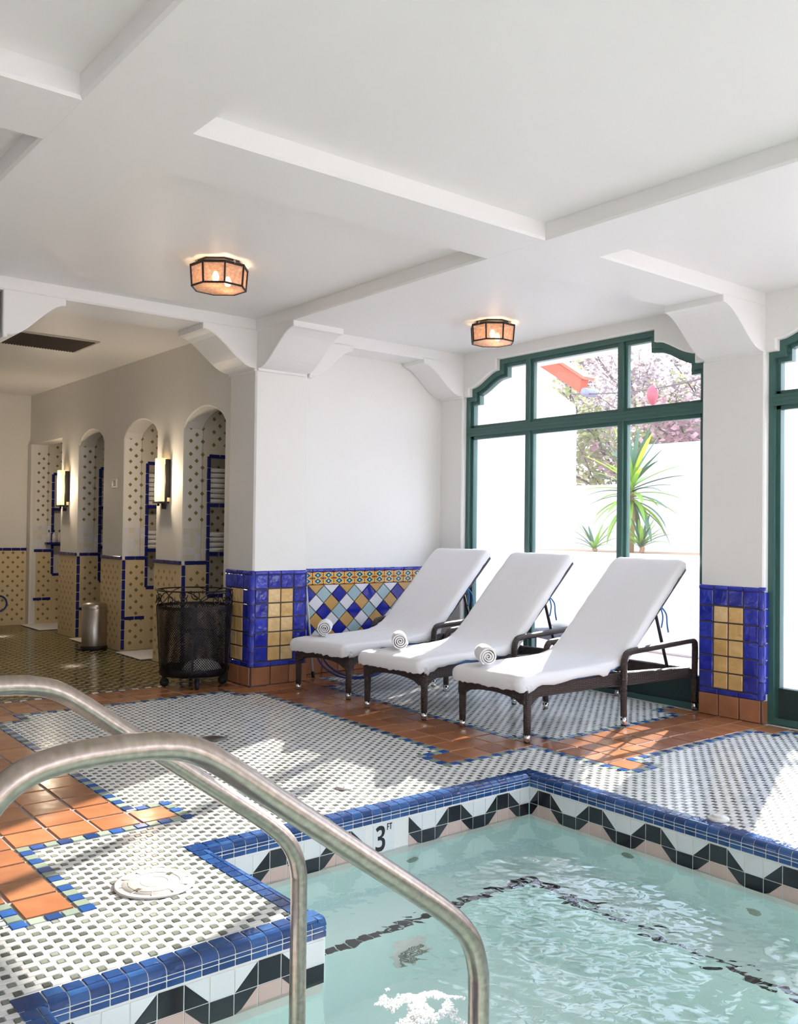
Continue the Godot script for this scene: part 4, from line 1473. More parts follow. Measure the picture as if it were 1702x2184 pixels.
# ------------------------------------------------------------------ courtyard
func build_courtyard() -> void:
	var g = struct("patio_floor", "sunny pink paved courtyard beyond the windows", "patio")
	part("paving", box(Vector3(WOUT, -0.2, -22), Vector3(40, -0.03, 14)), M.patio, g)
	part("apron", box(Vector3(-20, -0.2, 5.0), Vector3(40, -0.03, 26)), M.patio, g)
	part("terrace", box(Vector3(-20, -0.2, -14), Vector3(-3.9, -0.03, 5.0)), M.patio, g)
	# courtyard wall: low, stepping up to the right
	var w = struct("wall_courtyard", "white stucco courtyard wall that steps up behind the spiky plant", "wall")
	var st = mb()
	var prof = PackedVector2Array([Vector2(-9.4, -0.1), Vector2(-9.4, 1.98), Vector2(-7.72, 1.975)])
	for k in 7:
		var t = k / 6.0
		prof.append(Vector2(lerpf(-7.62, -7.28, t), lerpf(2.0, 2.48, sin(t * PI / 2))))
	prof.append_array(PackedVector2Array([Vector2(-6.3, 2.475), Vector2(-6.2, 2.1), Vector2(-5.9, 1.9), Vector2(2.0, 1.9), Vector2(2.0, -0.1)]))
	prism(st, prof, 10.0, 10.25, Vector3.ZERO, Vector3(0, 0, 1), UPV, Vector3(1, 0, 0), 0.02)
	part("stucco", st, M.stucco, w)
	
	# gabled house on the left
	var h = thing("house", "white stucco house with a terracotta eave over the courtyard", "house", Vector3(10.0, -0.05, -8.66))
	var gp = PackedVector2Array([Vector2(0, 0), Vector2(0, 2.95), Vector2(-0.02, 3.2), Vector2(-1.0, 3.85), Vector2(-5.5, 6.6), Vector2(-7.5, 6.6), Vector2(-7.5, 0)])
	var hs = mb()
	prism(hs, gp, -0.02, 0.25, Vector3.ZERO, Vector3(0, 0, 1), UPV, Vector3(1, 0, 0), 0.02)
	bx(hs, Vector3(0.2, 0.0, -7.4), Vector3(3.2, 5.2, -3.0), 0.02)
	part("wall", hs, M.stucco, h)
	var rk = mb()
	prism(rk, PackedVector2Array([Vector2(0.36, 3.30), Vector2(0.40, 3.50), Vector2(-5.5, 7.20), Vector2(-5.5, 6.92)]), -0.14, 0.02, Vector3.ZERO, Vector3(0, 0, 1), UPV, Vector3(1, 0, 0), 0.01)
	part("eave", rk, M.roof_fascia, h)
	var rt = mb()
	prism(rt, PackedVector2Array([Vector2(0.46, 3.47), Vector2(0.47, 3.51), Vector2(-5.5, 7.27), Vector2(-5.5, 7.20)]), -0.18, 0.04, Vector3.ZERO, Vector3(0, 0, 1), UPV, Vector3(1, 0, 0))
	part("roof", rt, M.roof_tile, h)
	var gt = mb(true)
	var gpts = []
	for k in 9: gpts.append(Vector3(-0.16 + 0.03 * k, 3.30, 0.45))
	tube(gt, gpts, 0.06, 8)
	part("gutter", gt, M.gutter, h)
	var pln = thing("planter_ledge", "white stucco planter ledge below the spiky plants", "planter", Vector3(9.3, -0.03, -7.0))
	part("wall", box(Vector3(-0.5, 0, -1.6), Vector3(0.69, 1.12, 1.8), 0.03), M.stucco, pln)
	part("soil", box(Vector3(-0.35, 1.10, -1.45), Vector3(0.6, 1.122, 1.6)), M.bark_yucca, pln)
	# yuccas in the planter
	yucca("yucca_plant", "tall spiky green yucca plant on the courtyard ledge", Vector3(9.22, 1.094, -6.93), 0.90, 0.70, 54, 1.0)
	yucca("yucca_plant", "short spiky yucca rosette at foot of the tall one", Vector3(9.05, 1.094, -6.66), 0.10, 0.40, 26, 0.9)
	yucca("yucca_plant", "low spiky yucca rosette left of the tall one", Vector3(9.0, 1.094, -7.32), 0.04, 0.38, 18, 0.8)
	# trees beyond
	var spots = [[13.6, -8.3, 4.0, 0, "pale pink blossoming tree just behind the courtyard wall"], [14.4, -10.6, 4.6, 2, "yellow green hazy tree behind the courtyard wall"], [15.4, -6.4, 4.7, 0, "tall pale pink tree right of the house"], [17.4, -12.8, 6.6, 1, "grey twiggy tree beside the white house"], [18.6, -8.9, 5.6, 1, "far grey pink tree in the middle of the view"], [16.6, -4.0, 4.8, 0, "pink tree behind the tiled column side"], [15.8, -9.5, 4.7, 2, "tall greenish tree beside the terracotta eave"], [20.5, -13.0, 8.4, 1, "tall grey tree farthest behind the house eave"], [21.0, -10.4, 6.4, 0, "tall pink tree at the far back centre"]]
	for s in spots: tree(Vector3(s[0], -0.05, s[1]), s[2], s[3], s[4])
	# cord with a hanging ornament
	var cd = mb(true)
	var cp = []
	for k in 15:
		var t = k / 14.0
		cp.append(Vector3(9.9, 3.25 + 0.10 * t - 0.12 * sin(PI * t), lerpf(-8.45, -5.6, t)))
	tube(cd, cp, 0.010, 6)
	top("clothesline", cd, M.bark, "thin grey clothesline strung across the courtyard from the eave", "clothesline")
	var orn = thing("hanging_ornament", "dark red ornament hanging from the courtyard clothesline", "ornament", Vector3(9.9, 3.12, -7.13))
	var ob = mb(true)
	lathe(ob, [Vector2(0, -0.16), Vector2(0.04, -0.13), Vector2(0.075, -0.05), Vector2(0.07, 0.04), Vector2(0.03, 0.10), Vector2(0, 0.11)], 12)
	part("body", ob, M.ornament_red, orn)
	part("hook", box(Vector3(-0.004, 0.10, -0.004), Vector3(0.004, 0.135, 0.004)), M.bark, orn)
	# a dark patio chair with a pillow, just outside the glass
	var c = thing("patio_chair", "dark grey wicker patio chair outside the window between lounger backs", "chair", Vector3(7.12, -0.03, -6.08), -0.35)
	part("seat", box(Vector3(-0.30, 0.30, -0.32), Vector3(0.32, 0.38, 0.32), 0.02), M.patio_wicker, c)
	var bk = mb()
	bx(bk, Vector3(-0.03, 0, -0.32), Vector3(0.03, 0.55, 0.32), 0.02, Transform3D(Basis(Vector3(0, 0, 1), -0.55), Vector3(0.28, 0.36, 0)))
	part("backrest", bk, M.patio_wicker, c)
	for sx in [-0.26, 0.28]:
		for sz in [-0.28, 0.28]: part("leg", box(Vector3(sx - 0.02, 0, sz - 0.02), Vector3(sx + 0.02, 0.31, sz + 0.02), 0.004), M.patio_wicker, c)
	var pil = mb(true)
	for k in 1: lathe(pil, [Vector2(0, -0.06), Vector2(0.16, -0.05), Vector2(0.21, 0.0), Vector2(0.16, 0.05), Vector2(0, 0.06)], 16)
	var po = top("white_pillow", pil, M.towel_fold, "white pillow lying on the dark patio chair", "pillow")
	po.position = Vector3(7.08, 0.415, -6.04)

func yucca(called: String, label: String, at: Vector3, trunk: float, lng: float, n: int, spread_: float) -> void:
	var y = thing(called, label, "plant", at, 0.0, "yuccas on the ledge")
	var tr = mb(true)
	tube(tr, [Vector3(0, 0, 0), Vector3(0.01, trunk * 0.5, 0.01), Vector3(0.0, trunk, -0.01)], 0.03, 9)
	part("trunk", tr, M.bark_yucca, y)
	var blades = []
	for v in 4:
		var st = mb(true)
		var bend = 0.10 + 0.16 * v
		var pts = []
		for k in 9:
			var t = k / 8.0
			var ang = bend * t * 1.6
			pts.append([Vector3(lng * t * cos(ang * 0.6), lng * -0.35 * bend * t * t * 2.0, 0), 0.040 * lng / 0.6 * (0.55 + 1.2 * t) * (1.0 - t) ** 0.7 + 0.002])
		for k in 8:
			var p: Vector3 = pts[k][0]
			var q: Vector3 = pts[k + 1][0]
			var w0: float = pts[k][1]
			var w1: float = pts[k + 1][1]
			for sgn in [-1.0, 1.0]:
				quad(st, p, q, q + Vector3(0, w1 * 0.35, sgn * w1), p + Vector3(0, w0 * 0.35, sgn * w0), UPV)
		st.generate_normals()
		blades.append(st.commit())
	for k in n:
		var lift = lerpf(1.35, -0.45 if trunk > 0.5 else 0.62, pow(float(k) / n, 0.8)) * spread_
		var turn = k * 2.399 + rng.randf_range(-0.2, 0.2)
		var o = part("leaf", blades[clampi(int(float(k) / n * 4), 0, 3)], M.yucca_leaf if rng.randf() < 0.62 else M.yucca_leaf_dark, y)
		var low = float(k) / n * minf(trunk * 0.5, 0.34)
		var s = rng.randf_range(0.8, 1.05)
		o.transform = Transform3D(Basis(UPV, turn) * Basis(Vector3(0, 0, 1), lift) * Basis().scaled(Vector3.ONE * s), Vector3(0, trunk - low, 0))

func tree(at: Vector3, height: float, kind: int, label: String) -> void:
	var t = thing("tree", label, "tree", at, rng.randf() * TAU, "trees beyond the courtyard")
	var wood = mb(true)
	var tips = []
	var base = [Vector3.ZERO, Vector3(0.08, height * 0.18, 0.05), Vector3(-0.05, height * 0.36, 0.0)]
	tube(wood, curve(base, 4), 0.1, 8, false, range(9).map(func(i): return 0.11 - 0.006 * i))
	for k in 9:
		var a = k * 2.4
		var st: Vector3 = Vector3(-0.03, height * rng.randf_range(0.2, 0.36), 0)
		var dir = Vector3(cos(a), rng.randf_range(0.7, 1.5), sin(a)).normalized()
		var end = st + dir * height * rng.randf_range(0.42, 0.66)
		var mid = (st + end) / 2 + Vector3(rng.randf_range(-0.2, 0.2), rng.randf_range(0, 0.25), rng.randf_range(-0.2, 0.2))
		var c = curve([st, mid, end], 4)
		tube(wood, c, 0.04, 6, false, range(c.size()).map(func(i): return 0.05 - 0.0045 * i))
		for s in 5:
			var f: Vector3 = c[3 + s]
			var d2 = (dir + Vector3(rng.randf_range(-1, 1), rng.randf_range(-0.4, 0.8), rng.randf_range(-1, 1))).normalized()
			var e2 = f + d2 * height * rng.randf_range(0.12, 0.24)
			tube(wood, [f, (f + e2) / 2 + Vector3(0, 0.05, 0), e2], 0.012, 4, false, [0.02, 0.014, 0.006])
			tips.append([f, e2])
	part("branches", wood, M.bark, t)
	var leaf = mb()
	quad(leaf, Vector3(-0.5, 0, 0), Vector3(0, 0.12, 0.42), Vector3(0.5, 0, 0), Vector3(0, 0.12, -0.42), UPV)
	leaf.generate_normals()
	var lm = leaf.commit()
	var xs = []
	for k in 6500:
		var tp: Array = tips[rng.randi_range(0, tips.size() - 1)]
		var p: Vector3 = tp[0].lerp(tp[1], rng.randf_range(0.2, 1.1)) + Vector3(rng.randfn(0, 0.16), rng.randfn(0, 0.16), rng.randfn(0, 0.16))
		var s = rng.randf_range(0.06, 0.14)
		xs.append(Transform3D(Basis.from_euler(Vector3(rng.randf() * TAU, rng.randf() * TAU, 0)).scaled(Vector3.ONE * s), p))
	scatter(t, "foliage", lm, M["leaf_%d" % kind], xs)

# ------------------------------------------------------------------ loungers
var towel_path = [Vector2(-0.062, 0.335), Vector2(-0.068, 0.37), Vector2(-0.058, 0.405), Vector2(-0.02, 0.425), Vector2(0.08, 0.430), Vector2(0.30, 0.428), Vector2(0.55, 0.430), Vector2(0.76, 0.435), Vector2(0.90, 0.452), Vector2(1.00, 0.495), Vector2(1.10, 0.57), Vector2(1.24, 0.695), Vector2(1.40, 0.84), Vector2(1.56, 0.98), Vector2(1.68, 1.085), Vector2(1.735, 1.125), Vector2(1.775, 1.135), Vector2(1.81, 1.115), Vector2(1.825, 1.07)]

func path_curve(steps: int) -> Array:
	var v = towel_path.map(func(q): return Vector3(q.x, q.y, 0))
	return curve(v, steps)

func draped(seed_: int) -> ArrayMesh:
	var n = FastNoiseLite.new()
	n.seed = seed_
	n.frequency = 2.2
	var pts = path_curve(4)
	var nu = pts.size()
	var nv = 33
	var topv = []
	var botv = []
	var total = float(nu - 1)
	for i in nu:
		var t: Vector3 = (pts[mini(i + 1, nu - 1)] - pts[maxi(i - 1, 0)]).normalized()
		var nr = Vector3(-t.y, t.x, 0)
		var u = i / total
		var wid = 0.318
		if u > 0.80: wid -= 0.075 * pow((u - 0.80) / 0.20, 2.4)
		var rt = []
		var rb = []
		for j in nv:
			var v = (j / float(nv - 1)) * 2 - 1
			var av = absf(v)
			var z = signf(v) * wid * minf(av / 0.86, 1.0) * (1.0 if av <= 0.86 else 1.0 + 0.012 * (av - 0.86) / 0.14)
			var hem = 0.055 + 0.045 * n.get_noise_2d(u * 6.0, 7.0 * signf(v)) + (0.05 * exp(-pow((u - 0.16) / 0.06, 2)) if v > 0 else 0.0)
			if u > 0.55: hem = 0.05
			var rnd = clampf((av - 0.74) / 0.12, 0, 1)
			var drop = 0.012 * rnd * rnd + maxf(0.0, (av - 0.86) / 0.14) * hem
			var wr = 0.004 * n.get_noise_2d(pts[i].x * 3.0, v * 2.0) + 0.006 * (0.25 - absf(n.get_noise_3d(pts[i].x * 0.9, v * 3.2, 3.0))) + 0.003 * n.get_noise_3d(pts[i].x * 4.0, v * 7.0, 9.0)
			if av > 0.86: z += 0.006 * n.get_noise_2d(pts[i].x * 9.0, signf(v) * 3.0) * (av - 0.86) / 0.14
			var p: Vector3 = pts[i] + nr * (wr - drop) + Vector3(0, 0, z)
			if u < 0.16: p.y -= 0.012 * (1.0 - u / 0.16) * (0.5 + n.get_noise_2d(v * 3.0, 20.0) * 1.4)
			rt.append(p)
			rb.append(p - (nr * 0.008 if av < 0.86 else Vector3(0, 0, signf(v) * 0.008)))
		topv.append(rt)
		botv.append(rb)
	var st = mb(true)
	for i in nu - 1:
		for j in nv - 1:
			var t: Vector3 = pts[i + 1] - pts[i]
			var nr = Vector3(-t.y, t.x, 0).normalized()
			var v = ((j + 0.5) / float(nv - 1)) * 2 - 1
			var hint = nr if absf(v) < 0.87 else nr * 0.2 + Vector3(0, 0, signf(v))
			quad(st, topv[i][j], topv[i + 1][j], topv[i + 1][j + 1], topv[i][j + 1], hint)
			quad(st, botv[i][j], botv[i + 1][j], botv[i + 1][j + 1], botv[i][j + 1], -hint)
	for i in nu - 1:
		for j in [0, nv - 1]:
			quad(st, topv[i][j], topv[i + 1][j], botv[i + 1][j], botv[i][j], Vector3(0, -1, 0))
	for j in nv - 1:
		for i in [0, nu - 1]:
			quad(st, topv[i][j], topv[i][j + 1], botv[i][j + 1], botv[i][j], Vector3(-1 if i == 0 else 1, -1, 0))
	st.generate_normals()
	return st.commit()

func cushion_mesh() -> ArrayMesh:
	var pts = path_curve(2).slice(6, 33)
	var st = mb(true)
	var rows = []
	for i in pts.size():
		var t: Vector3 = (pts[mini(i + 1, pts.size() - 1)] - pts[maxi(i - 1, 0)]).normalized()
		var nr = Vector3(-t.y, t.x, 0)
		var ring = []
		for c in [Vector2(-0.302, -0.020), Vector2(-0.312, -0.030), Vector2(-0.312, -0.066), Vector2(-0.300, -0.076), Vector2(0.300, -0.076), Vector2(0.312, -0.066), Vector2(0.312, -0.030), Vector2(0.302, -0.020)]:
			ring.append(pts[i] + nr * c.y + Vector3(0, 0, c.x))
		rows.append([ring, pts[i] - nr * 0.05])
	for i in rows.size() - 1:
		for k in 8:
			var A: Array = rows[i][0]
			var C: Array = rows[i + 1][0]
			quad(st, A[k], A[(k + 1) % 8], C[(k + 1) % 8], C[k], (A[k] + A[(k + 1) % 8]) / 2 - rows[i][1])
	for e in [0, rows.size() - 1]:
		var ring: Array = rows[e][0]
		for k in 8: tri(st, rows[e][1], ring[k], ring[(k + 1) % 8], Vector3(-1 if e == 0 else 1, 0, 0))
	st.generate_normals()
	return st.commit()

func make_lounger() -> Node3D:
	var l = thing("sun_lounger", "dark woven sun lounger, the nearest of the three", "lounger", Vector3.ZERO, 0.0, "woven loungers by the window")
	# side rails with arched ends, front apron
	for sz in [-1.0, 1.0]:
		var st = mb()
		var p = PackedVector2Array([Vector2(-0.005, 0.362), Vector2(-0.005, 0.235)])
		for k in 7: p.append(Vector2(0.045 + 0.08 * k / 6.0, 0.235 + 0.045 * sin(PI / 2 * k / 6.0)))
		p.append_array(PackedVector2Array([Vector2(0.80, 0.272), Vector2(0.93, 0.262), Vector2(1.86, 0.235), Vector2(1.86, 0.318), Vector2(1.0, 0.358)]))
		prism(st, p, sz * 0.270, sz * 0.312, Vector3.ZERO, Vector3(1, 0, 0), UPV, Vector3(0, 0, 1), 0.006)
		part("side_rail", st, M.wicker, l)
	var ap = mb()
	var ph = PackedVector2Array([Vector2(-0.30, 0.36), Vector2(-0.30, 0.24)])
	for k in 13:
		var t = k / 12.0
		ph.append(Vector2(lerpf(-0.255, 0.255, t), 0.24 + 0.048 * sin(PI * t) ** 0.5))
	ph.append_array(PackedVector2Array([Vector2(0.30, 0.24), Vector2(0.30, 0.36)]))
	prism(ap, ph, -0.012, 0.03, Vector3.ZERO, Vector3(0, 0, 1), UPV, Vector3(1, 0, 0), 0.006)
	part("apron", ap, M.wicker, l)
	part("seat", box(Vector3(0.02, 0.335, -0.272), Vector3(1.0, 0.356, 0.272), 0.004), M.wicker, l)
	part("rear_rail", box(Vector3(1.82, 0.24, -0.29), Vector3(1.86, 0.315, 0.29), 0.006), M.wicker, l)
	# backrest
	var d = Vector3(0.80, 0.675, 0)
	var ang = atan2(d.y, d.x)
	var bk = mb()
	bx(bk, Vector3(0, -0.022, -0.29), Vector3(d.length() + 0.02, 0.006, -0.245), 0.006, Transform3D(Basis(Vector3(0, 0, 1), ang), Vector3(1.0, 0.38, 0)))
	bx(bk, Vector3(0, -0.022, 0.245), Vector3(d.length() + 0.02, 0.006, 0.29), 0.006, Transform3D(Basis(Vector3(0, 0, 1), ang), Vector3(1.0, 0.38, 0)))
	bx(bk, Vector3(d.length() - 0.03, -0.022, -0.25), Vector3(d.length() + 0.02, 0.006, 0.25), 0.006, Transform3D(Basis(Vector3(0, 0, 1), ang), Vector3(1.0, 0.38, 0)))
	bx(bk, Vector3(0, -0.018, -0.25), Vector3(d.length() - 0.03, 0.0, 0.25), 0.002, Transform3D(Basis(Vector3(0, 0, 1), ang), Vector3(1.0, 0.38, 0)))
	part("backrest", bk, M.wicker, l)
	for sz in [-0.24, 0.24]:
		var s = mb(true)
		tube(s, [Vector3(1.48, 0.77, sz), Vector3(1.66, 0.30, sz)], 0.012, 8)
		part("back_strut", s, M.iron_dark, l)
	# legs and arms
	for sz in [-0.350, 0.350]:
		leg(l, Vector3(0.022, 0, signf(sz) * 0.290), 0.30)
		part("arm_stub", box(Vector3(0.93, 0.27, minf(sz, signf(sz) * 0.30)), Vector3(0.975, 0.33, maxf(sz, signf(sz) * 0.30)), 0.004), M.wicker, l)
		part("arm_stub", box(Vector3(1.825, 0.25, minf(sz, signf(sz) * 0.30)), Vector3(1.86, 0.31, maxf(sz, signf(sz) * 0.30)), 0.004), M.wicker, l)
		foot(l, Vector3(0.955, 0, sz))
		var a = mb(true)
		var c = curve([Vector3(0.955, 0.06, sz), Vector3(0.952, 0.26, sz), Vector3(0.955, 0.42, sz), Vector3(0.972, 0.478, sz), Vector3(1.03, 0.502, sz), Vector3(1.3, 0.512, sz), Vector3(1.6, 0.522, sz), Vector3(1.79, 0.528, sz), Vector3(1.835, 0.515, sz), Vector3(1.848, 0.47, sz), Vector3(1.845, 0.26, sz), Vector3(1.843, 0.06, sz)], 4)
		tube(a, c, 0.023, 10)
		part("armrest", a, M.wicker, l)
		foot(l, Vector3(1.843, 0, sz))
	part("cushion", cushion_mesh(), M.cushion_blue, l)
	for sz in [-0.30, 0.30]:
		var tie = mb(true)
		tube(tie, curve([Vector3(1.46, 0.80, sz), Vector3(1.52, 0.74, sz * 1.04), Vector3(1.53, 0.66, sz * 1.05), Vector3(1.56, 0.60, sz * 1.02)], 4), 0.006, 6)
		tube(tie, curve([Vector3(1.46, 0.80, sz), Vector3(1.47, 0.72, sz * 1.06), Vector3(1.45, 0.64, sz * 1.06)], 4), 0.006, 6)
		part("cushion_tie", tie, M.cushion_blue, l)
	return l

func foot(l: Node3D, at: Vector3) -> void:
	var f = mb(true)
	lathe(f, [Vector2(0.0, 0.008), Vector2(0.0215, 0.008), Vector2(0.0225, 0.05), Vector2(0.0, 0.05)], 12, at)
	part("chrome_foot", f, M.chrome, l)
	var r = mb(true)
	lathe(r, [Vector2(0, 0), Vector2(0.019, 0), Vector2(0.019, 0.009), Vector2(0, 0.009)], 12, at)
	part("rubber_tip", r, M.rubber, l)

func leg(l: Node3D, at: Vector3, h: float) -> void:
	var s = mb(true)
	tube(s, [at + Vector3(0, 0.045, 0), at + Vector3(0, h * 0.5, 0), at + Vector3(0, h, 0)], 0.023, 10, false, [0.0225, 0.0245, 0.026])
	part("leg", s, M.wicker, l)
	foot(l, at)

func roll_mesh(seed_: int) -> ArrayMesh:
	# a towel rolled up: a spiral ribbon along z
	var n = FastNoiseLite.new()
	n.seed = seed_
	n.frequency = 0.6
	var st = mb(true)
	var outer = []
	var inner = []
	var cnt = 110
	for k in cnt + 1:
		var t = k / float(cnt)
		var a = t * TAU * 3.6
		var r = 0.007 + 0.060 * t
		var dir = Vector3(cos(a), sin(a), 0)
		var sq = 1.0 + 0.06 * sin(a + 1.0)
		outer.append(dir * r * sq)
		inner.append(dir * (r - 0.0100) * sq if r > 0.0100 else dir * 0.0006)
	for k in cnt:
		for s in 4:
			var z0 = -0.125 + 0.0625 * s
			var z1 = z0 + 0.0625
			var f = func(p: Vector3, z: float): return p * (1.0 - 0.07 * pow(absf(z) / 0.125, 4.0)) + Vector3(0, 0, z + 0.006 * n.get_noise_2d(p.x * 30, p.y * 30))
			quad(st, f.call(outer[k], z0), f.call(outer[k + 1], z0), f.call(outer[k + 1], z1), f.call(outer[k], z1), outer[k])
			quad(st, f.call(inner[k], z0), f.call(inner[k + 1], z0), f.call(inner[k + 1], z1), f.call(inner[k], z1), -inner[k])
		for z in [-0.125, 0.125]:
			var g = func(p: Vector3): return p * 0.93 + Vector3(0, 0, z + 0.006 * n.get_noise_2d(p.x * 30, p.y * 30))
			quad(st, g.call(outer[k]), g.call(outer[k + 1]), g.call(inner[k + 1]), g.call(inner[k]), Vector3(0, 0, z))
	for s in 1:
		quad(st, outer[cnt] + Vector3(0, 0, -0.12), outer[cnt] + Vector3(0, 0, 0.12), inner[cnt] + Vector3(0, 0, 0.12), inner[cnt] + Vector3(0, 0, -0.12), Vector3(-outer[cnt].y, outer[cnt].x, 0))
	st.generate_normals()
	return st.commit()

func build_loungers() -> void:
	var proto = make_lounger()
	var spots = [[Vector3(4.27, 0, -4.31), 0.03, "nearest", "nearest the tiled column"], [Vector3(4.13, 0, -5.17), 0.105, "middle", "the middle one of the three"], [Vector3(4.09, 0, -6.03), 0.15, "farthest", "beside the diamond tile wall"]]
	for k in 3:
		var s: Array = spots[k]
		var l: Node3D = proto
		if k > 0:
			l = proto.duplicate()
			l.name = numbered("sun_lounger")
			add_child(l)
		s[0].y = hf(s[0].z) + 0.001
		l.position = s[0]
		l.rotation.y = s[1]
		tag(l, "dark brown woven sun lounger %s" % s[3], "lounger", "woven loungers by the window")
		var c = top("towel_cover", draped(30 + k), M.towel, "white towelling cover draped over the %s lounger" % s[2], "towel cover", "towelling covers on the loungers")
		c.position = s[0]
		c.rotation.y = s[1]
		var r = top("rolled_towel", roll_mesh(60 + k), M.towel, "rolled white towel on foot of the %s lounger" % s[2], "towel", "rolled towels on the loungers")
		var at: Vector3 = s[0] + Basis(UPV, s[1]) * Vector3(0.13, 0.491, 0.02 if k == 0 else 0.0)
		r.position = at + [Vector3(-0.04, 0.010, -0.17), Vector3(0.08, 0.010, -0.17), Vector3(0.06, 0.010, -0.20)][k]
		r.rotation = Vector3(0, [-0.62, -0.66, -0.66][k], [0.4, 2.2, 1.1][k])

# ------------------------------------------------------------------ pool rails
func build_rails() -> void:
	var p = [Vector2(0.37, -0.01), Vector2(0.37, 0.4), Vector2(0.37, 0.78), Vector2(0.378, 0.86), Vector2(0.41, 0.918), Vector2(0.46, 0.955), Vector2(0.53, 0.970), Vector2(0.62, 0.972), Vector2(0.69, 0.967), Vector2(0.746, 0.953), Vector2(0.803, 0.921), Vector2(0.911, 0.842), Vector2(1.105, 0.700), Vector2(1.276, 0.575), Vector2(1.372, 0.500), Vector2(1.43, 0.436), Vector2(1.456, 0.365), Vector2(1.46, 0.28), Vector2(1.46, -0.1), Vector2(1.46, -0.66)]
	for k in 2:
		var z: float = [-1.505, -2.25][k]
		var r = thing("pool_handrail", "curved stainless steel pool handrail, the %s of the two" % ["nearer", "farther"][k], "handrail", Vector3(0, 0, z), 0.0, "pool entry handrails")
		var st = mb(true)
		tube(st, curve(p.map(func(q): return Vector3(q.x, q.y, 0)), 5), 0.024, 24)
		part("tube", st, M.stainless, r)
		var fl = mb(true)
		lathe(fl, [Vector2(0.025, 0.0), Vector2(0.06, 0.0), Vector2(0.055, 0.012), Vector2(0.03, 0.03), Vector2(0.025, 0.03)], 24, Vector3(0.37, 0, 0))
		part("escutcheon", fl, M.stainless, r)

# ------------------------------------------------------------------ ceiling lanterns
func build_lamps() -> void:
	lantern(Vector3(2.80, Y_CEIL, -5.36), "octagonal mica ceiling lantern over the mosaic deck")
	lantern(Vector3(5.33, Y_CEIL, -5.41), "octagonal mica ceiling lantern above the white loungers")

func lantern(at: Vector3, label: String) -> void:
	var l = thing("ceiling_lantern", label, "lantern", at, PI / 8 + 0.1, "octagonal ceiling lanterns")
	var rt = 0.185
	var rb = 0.175
	var y1 = -0.035
	var y0 = -0.165
	var cor = func(k: int, r: float, y: float): return Vector3(cos(TAU * k / 8) * r, y, sin(TAU * k / 8) * r)
	var pl = mb()
	lathe(pl, [Vector2(0, -0.012), Vector2(0.15, -0.012), Vector2(0.15, 0.0)], 8)
	part("mount_plate", pl, M.iron_dark, l)
	for k in 8:
		var fr = mb()
		var a: Vector3 = cor.call(k, rt, y1)
		var b: Vector3 = cor.call(k + 1, rt, y1)
		var c: Vector3 = cor.call(k + 1, rb, y0)
		var d: Vector3 = cor.call(k, rb, y0)
		bar(fr, a, b, 0.016, 0.010)
		bar(fr, d, c, 0.011, 0.010)
		bar(fr, a, d, 0.011, 0.010)
		part("frame_bar", fr, M.iron_dark, l)
		var o = (a + b + c + d) / 4
		var pn = mb()
		var out = Vector3(o.x, 0, o.z).normalized()
		quad(pn, a * 0.985, b * 0.985, c * 0.985, d * 0.985, out)
		quad(pn, a * 0.97, b * 0.97, c * 0.97, d * 0.97, -out)
		part("mica_pane", pn, M.mica, l)
		if k % 2 == 0: part("clip", box(o * 0 + (a + b) / 2 + Vector3(-0.006, 0.0, -0.006), (a + b) / 2 + Vector3(0.006, 0.02, 0.006), 0.002), M.brushed_steel, l)
	var bp = mb()
	var poly = PackedVector2Array()
	for k in 8: poly.append(Vector2(cos(TAU * k / 8), sin(TAU * k / 8)) * (rb - 0.006))
	prism(bp, poly, y0 - 0.002, y0 + 0.001, Vector3.ZERO, Vector3(1, 0, 0), Vector3(0, 0, 1), UPV)
	part("bottom_pane", bp, M.mica, l)
	var rod = mb(true)
	for k in 3: tube(rod, [Vector3(cos(TAU * k / 3) * 0.12, -0.01, sin(TAU * k / 3) * 0.12), Vector3(cos(TAU * k / 3) * 0.16, y1 + 0.01, sin(TAU * k / 3) * 0.16)], 0.005, 6)
	part("standoff", rod, M.iron_dark, l)
	for k in 2:
		var bl = mb(true)
		var c = Vector3(0.07 if k else -0.07, -0.11, 0.02)
		lathe(bl, [Vector2(0, -0.03), Vector2(0.018, -0.022), Vector2(0.024, 0.0), Vector2(0.018, 0.02), Vector2(0.01, 0.035), Vector2(0, 0.04)], 12, c)
		part("bulb", bl, M.bulb_glow, l)
		var li = OmniLight3D.new()
		li.name = "lantern_light"
		li.light_color = rgb(255, 216, 170)
		li.light_energy = 0.02
		li.light_size = 0.024
		li.omni_range = 10.0
		li.omni_attenuation = 2.0
		li.shadow_enabled = true
		li.position = c
		l.add_child(li)

func bar(st: SurfaceTool, a: Vector3, b: Vector3, h: float, t: float) -> void:
	var x = (b - a).normalized()
	var y = UPV if absf(x.y) < 0.8 else Vector3(a.x, 0, a.z).normalized().cross(x).normalized()
	var z = x.cross(y).normalized()
	y = z.cross(x).normalized()
	var lng = (b - a).length()
	bx(st, Vector3(-t / 2, -h / 2, -t / 2), Vector3(lng + t / 2, h / 2, t / 2), 0.0015, Transform3D(Basis(x, y, z), a))

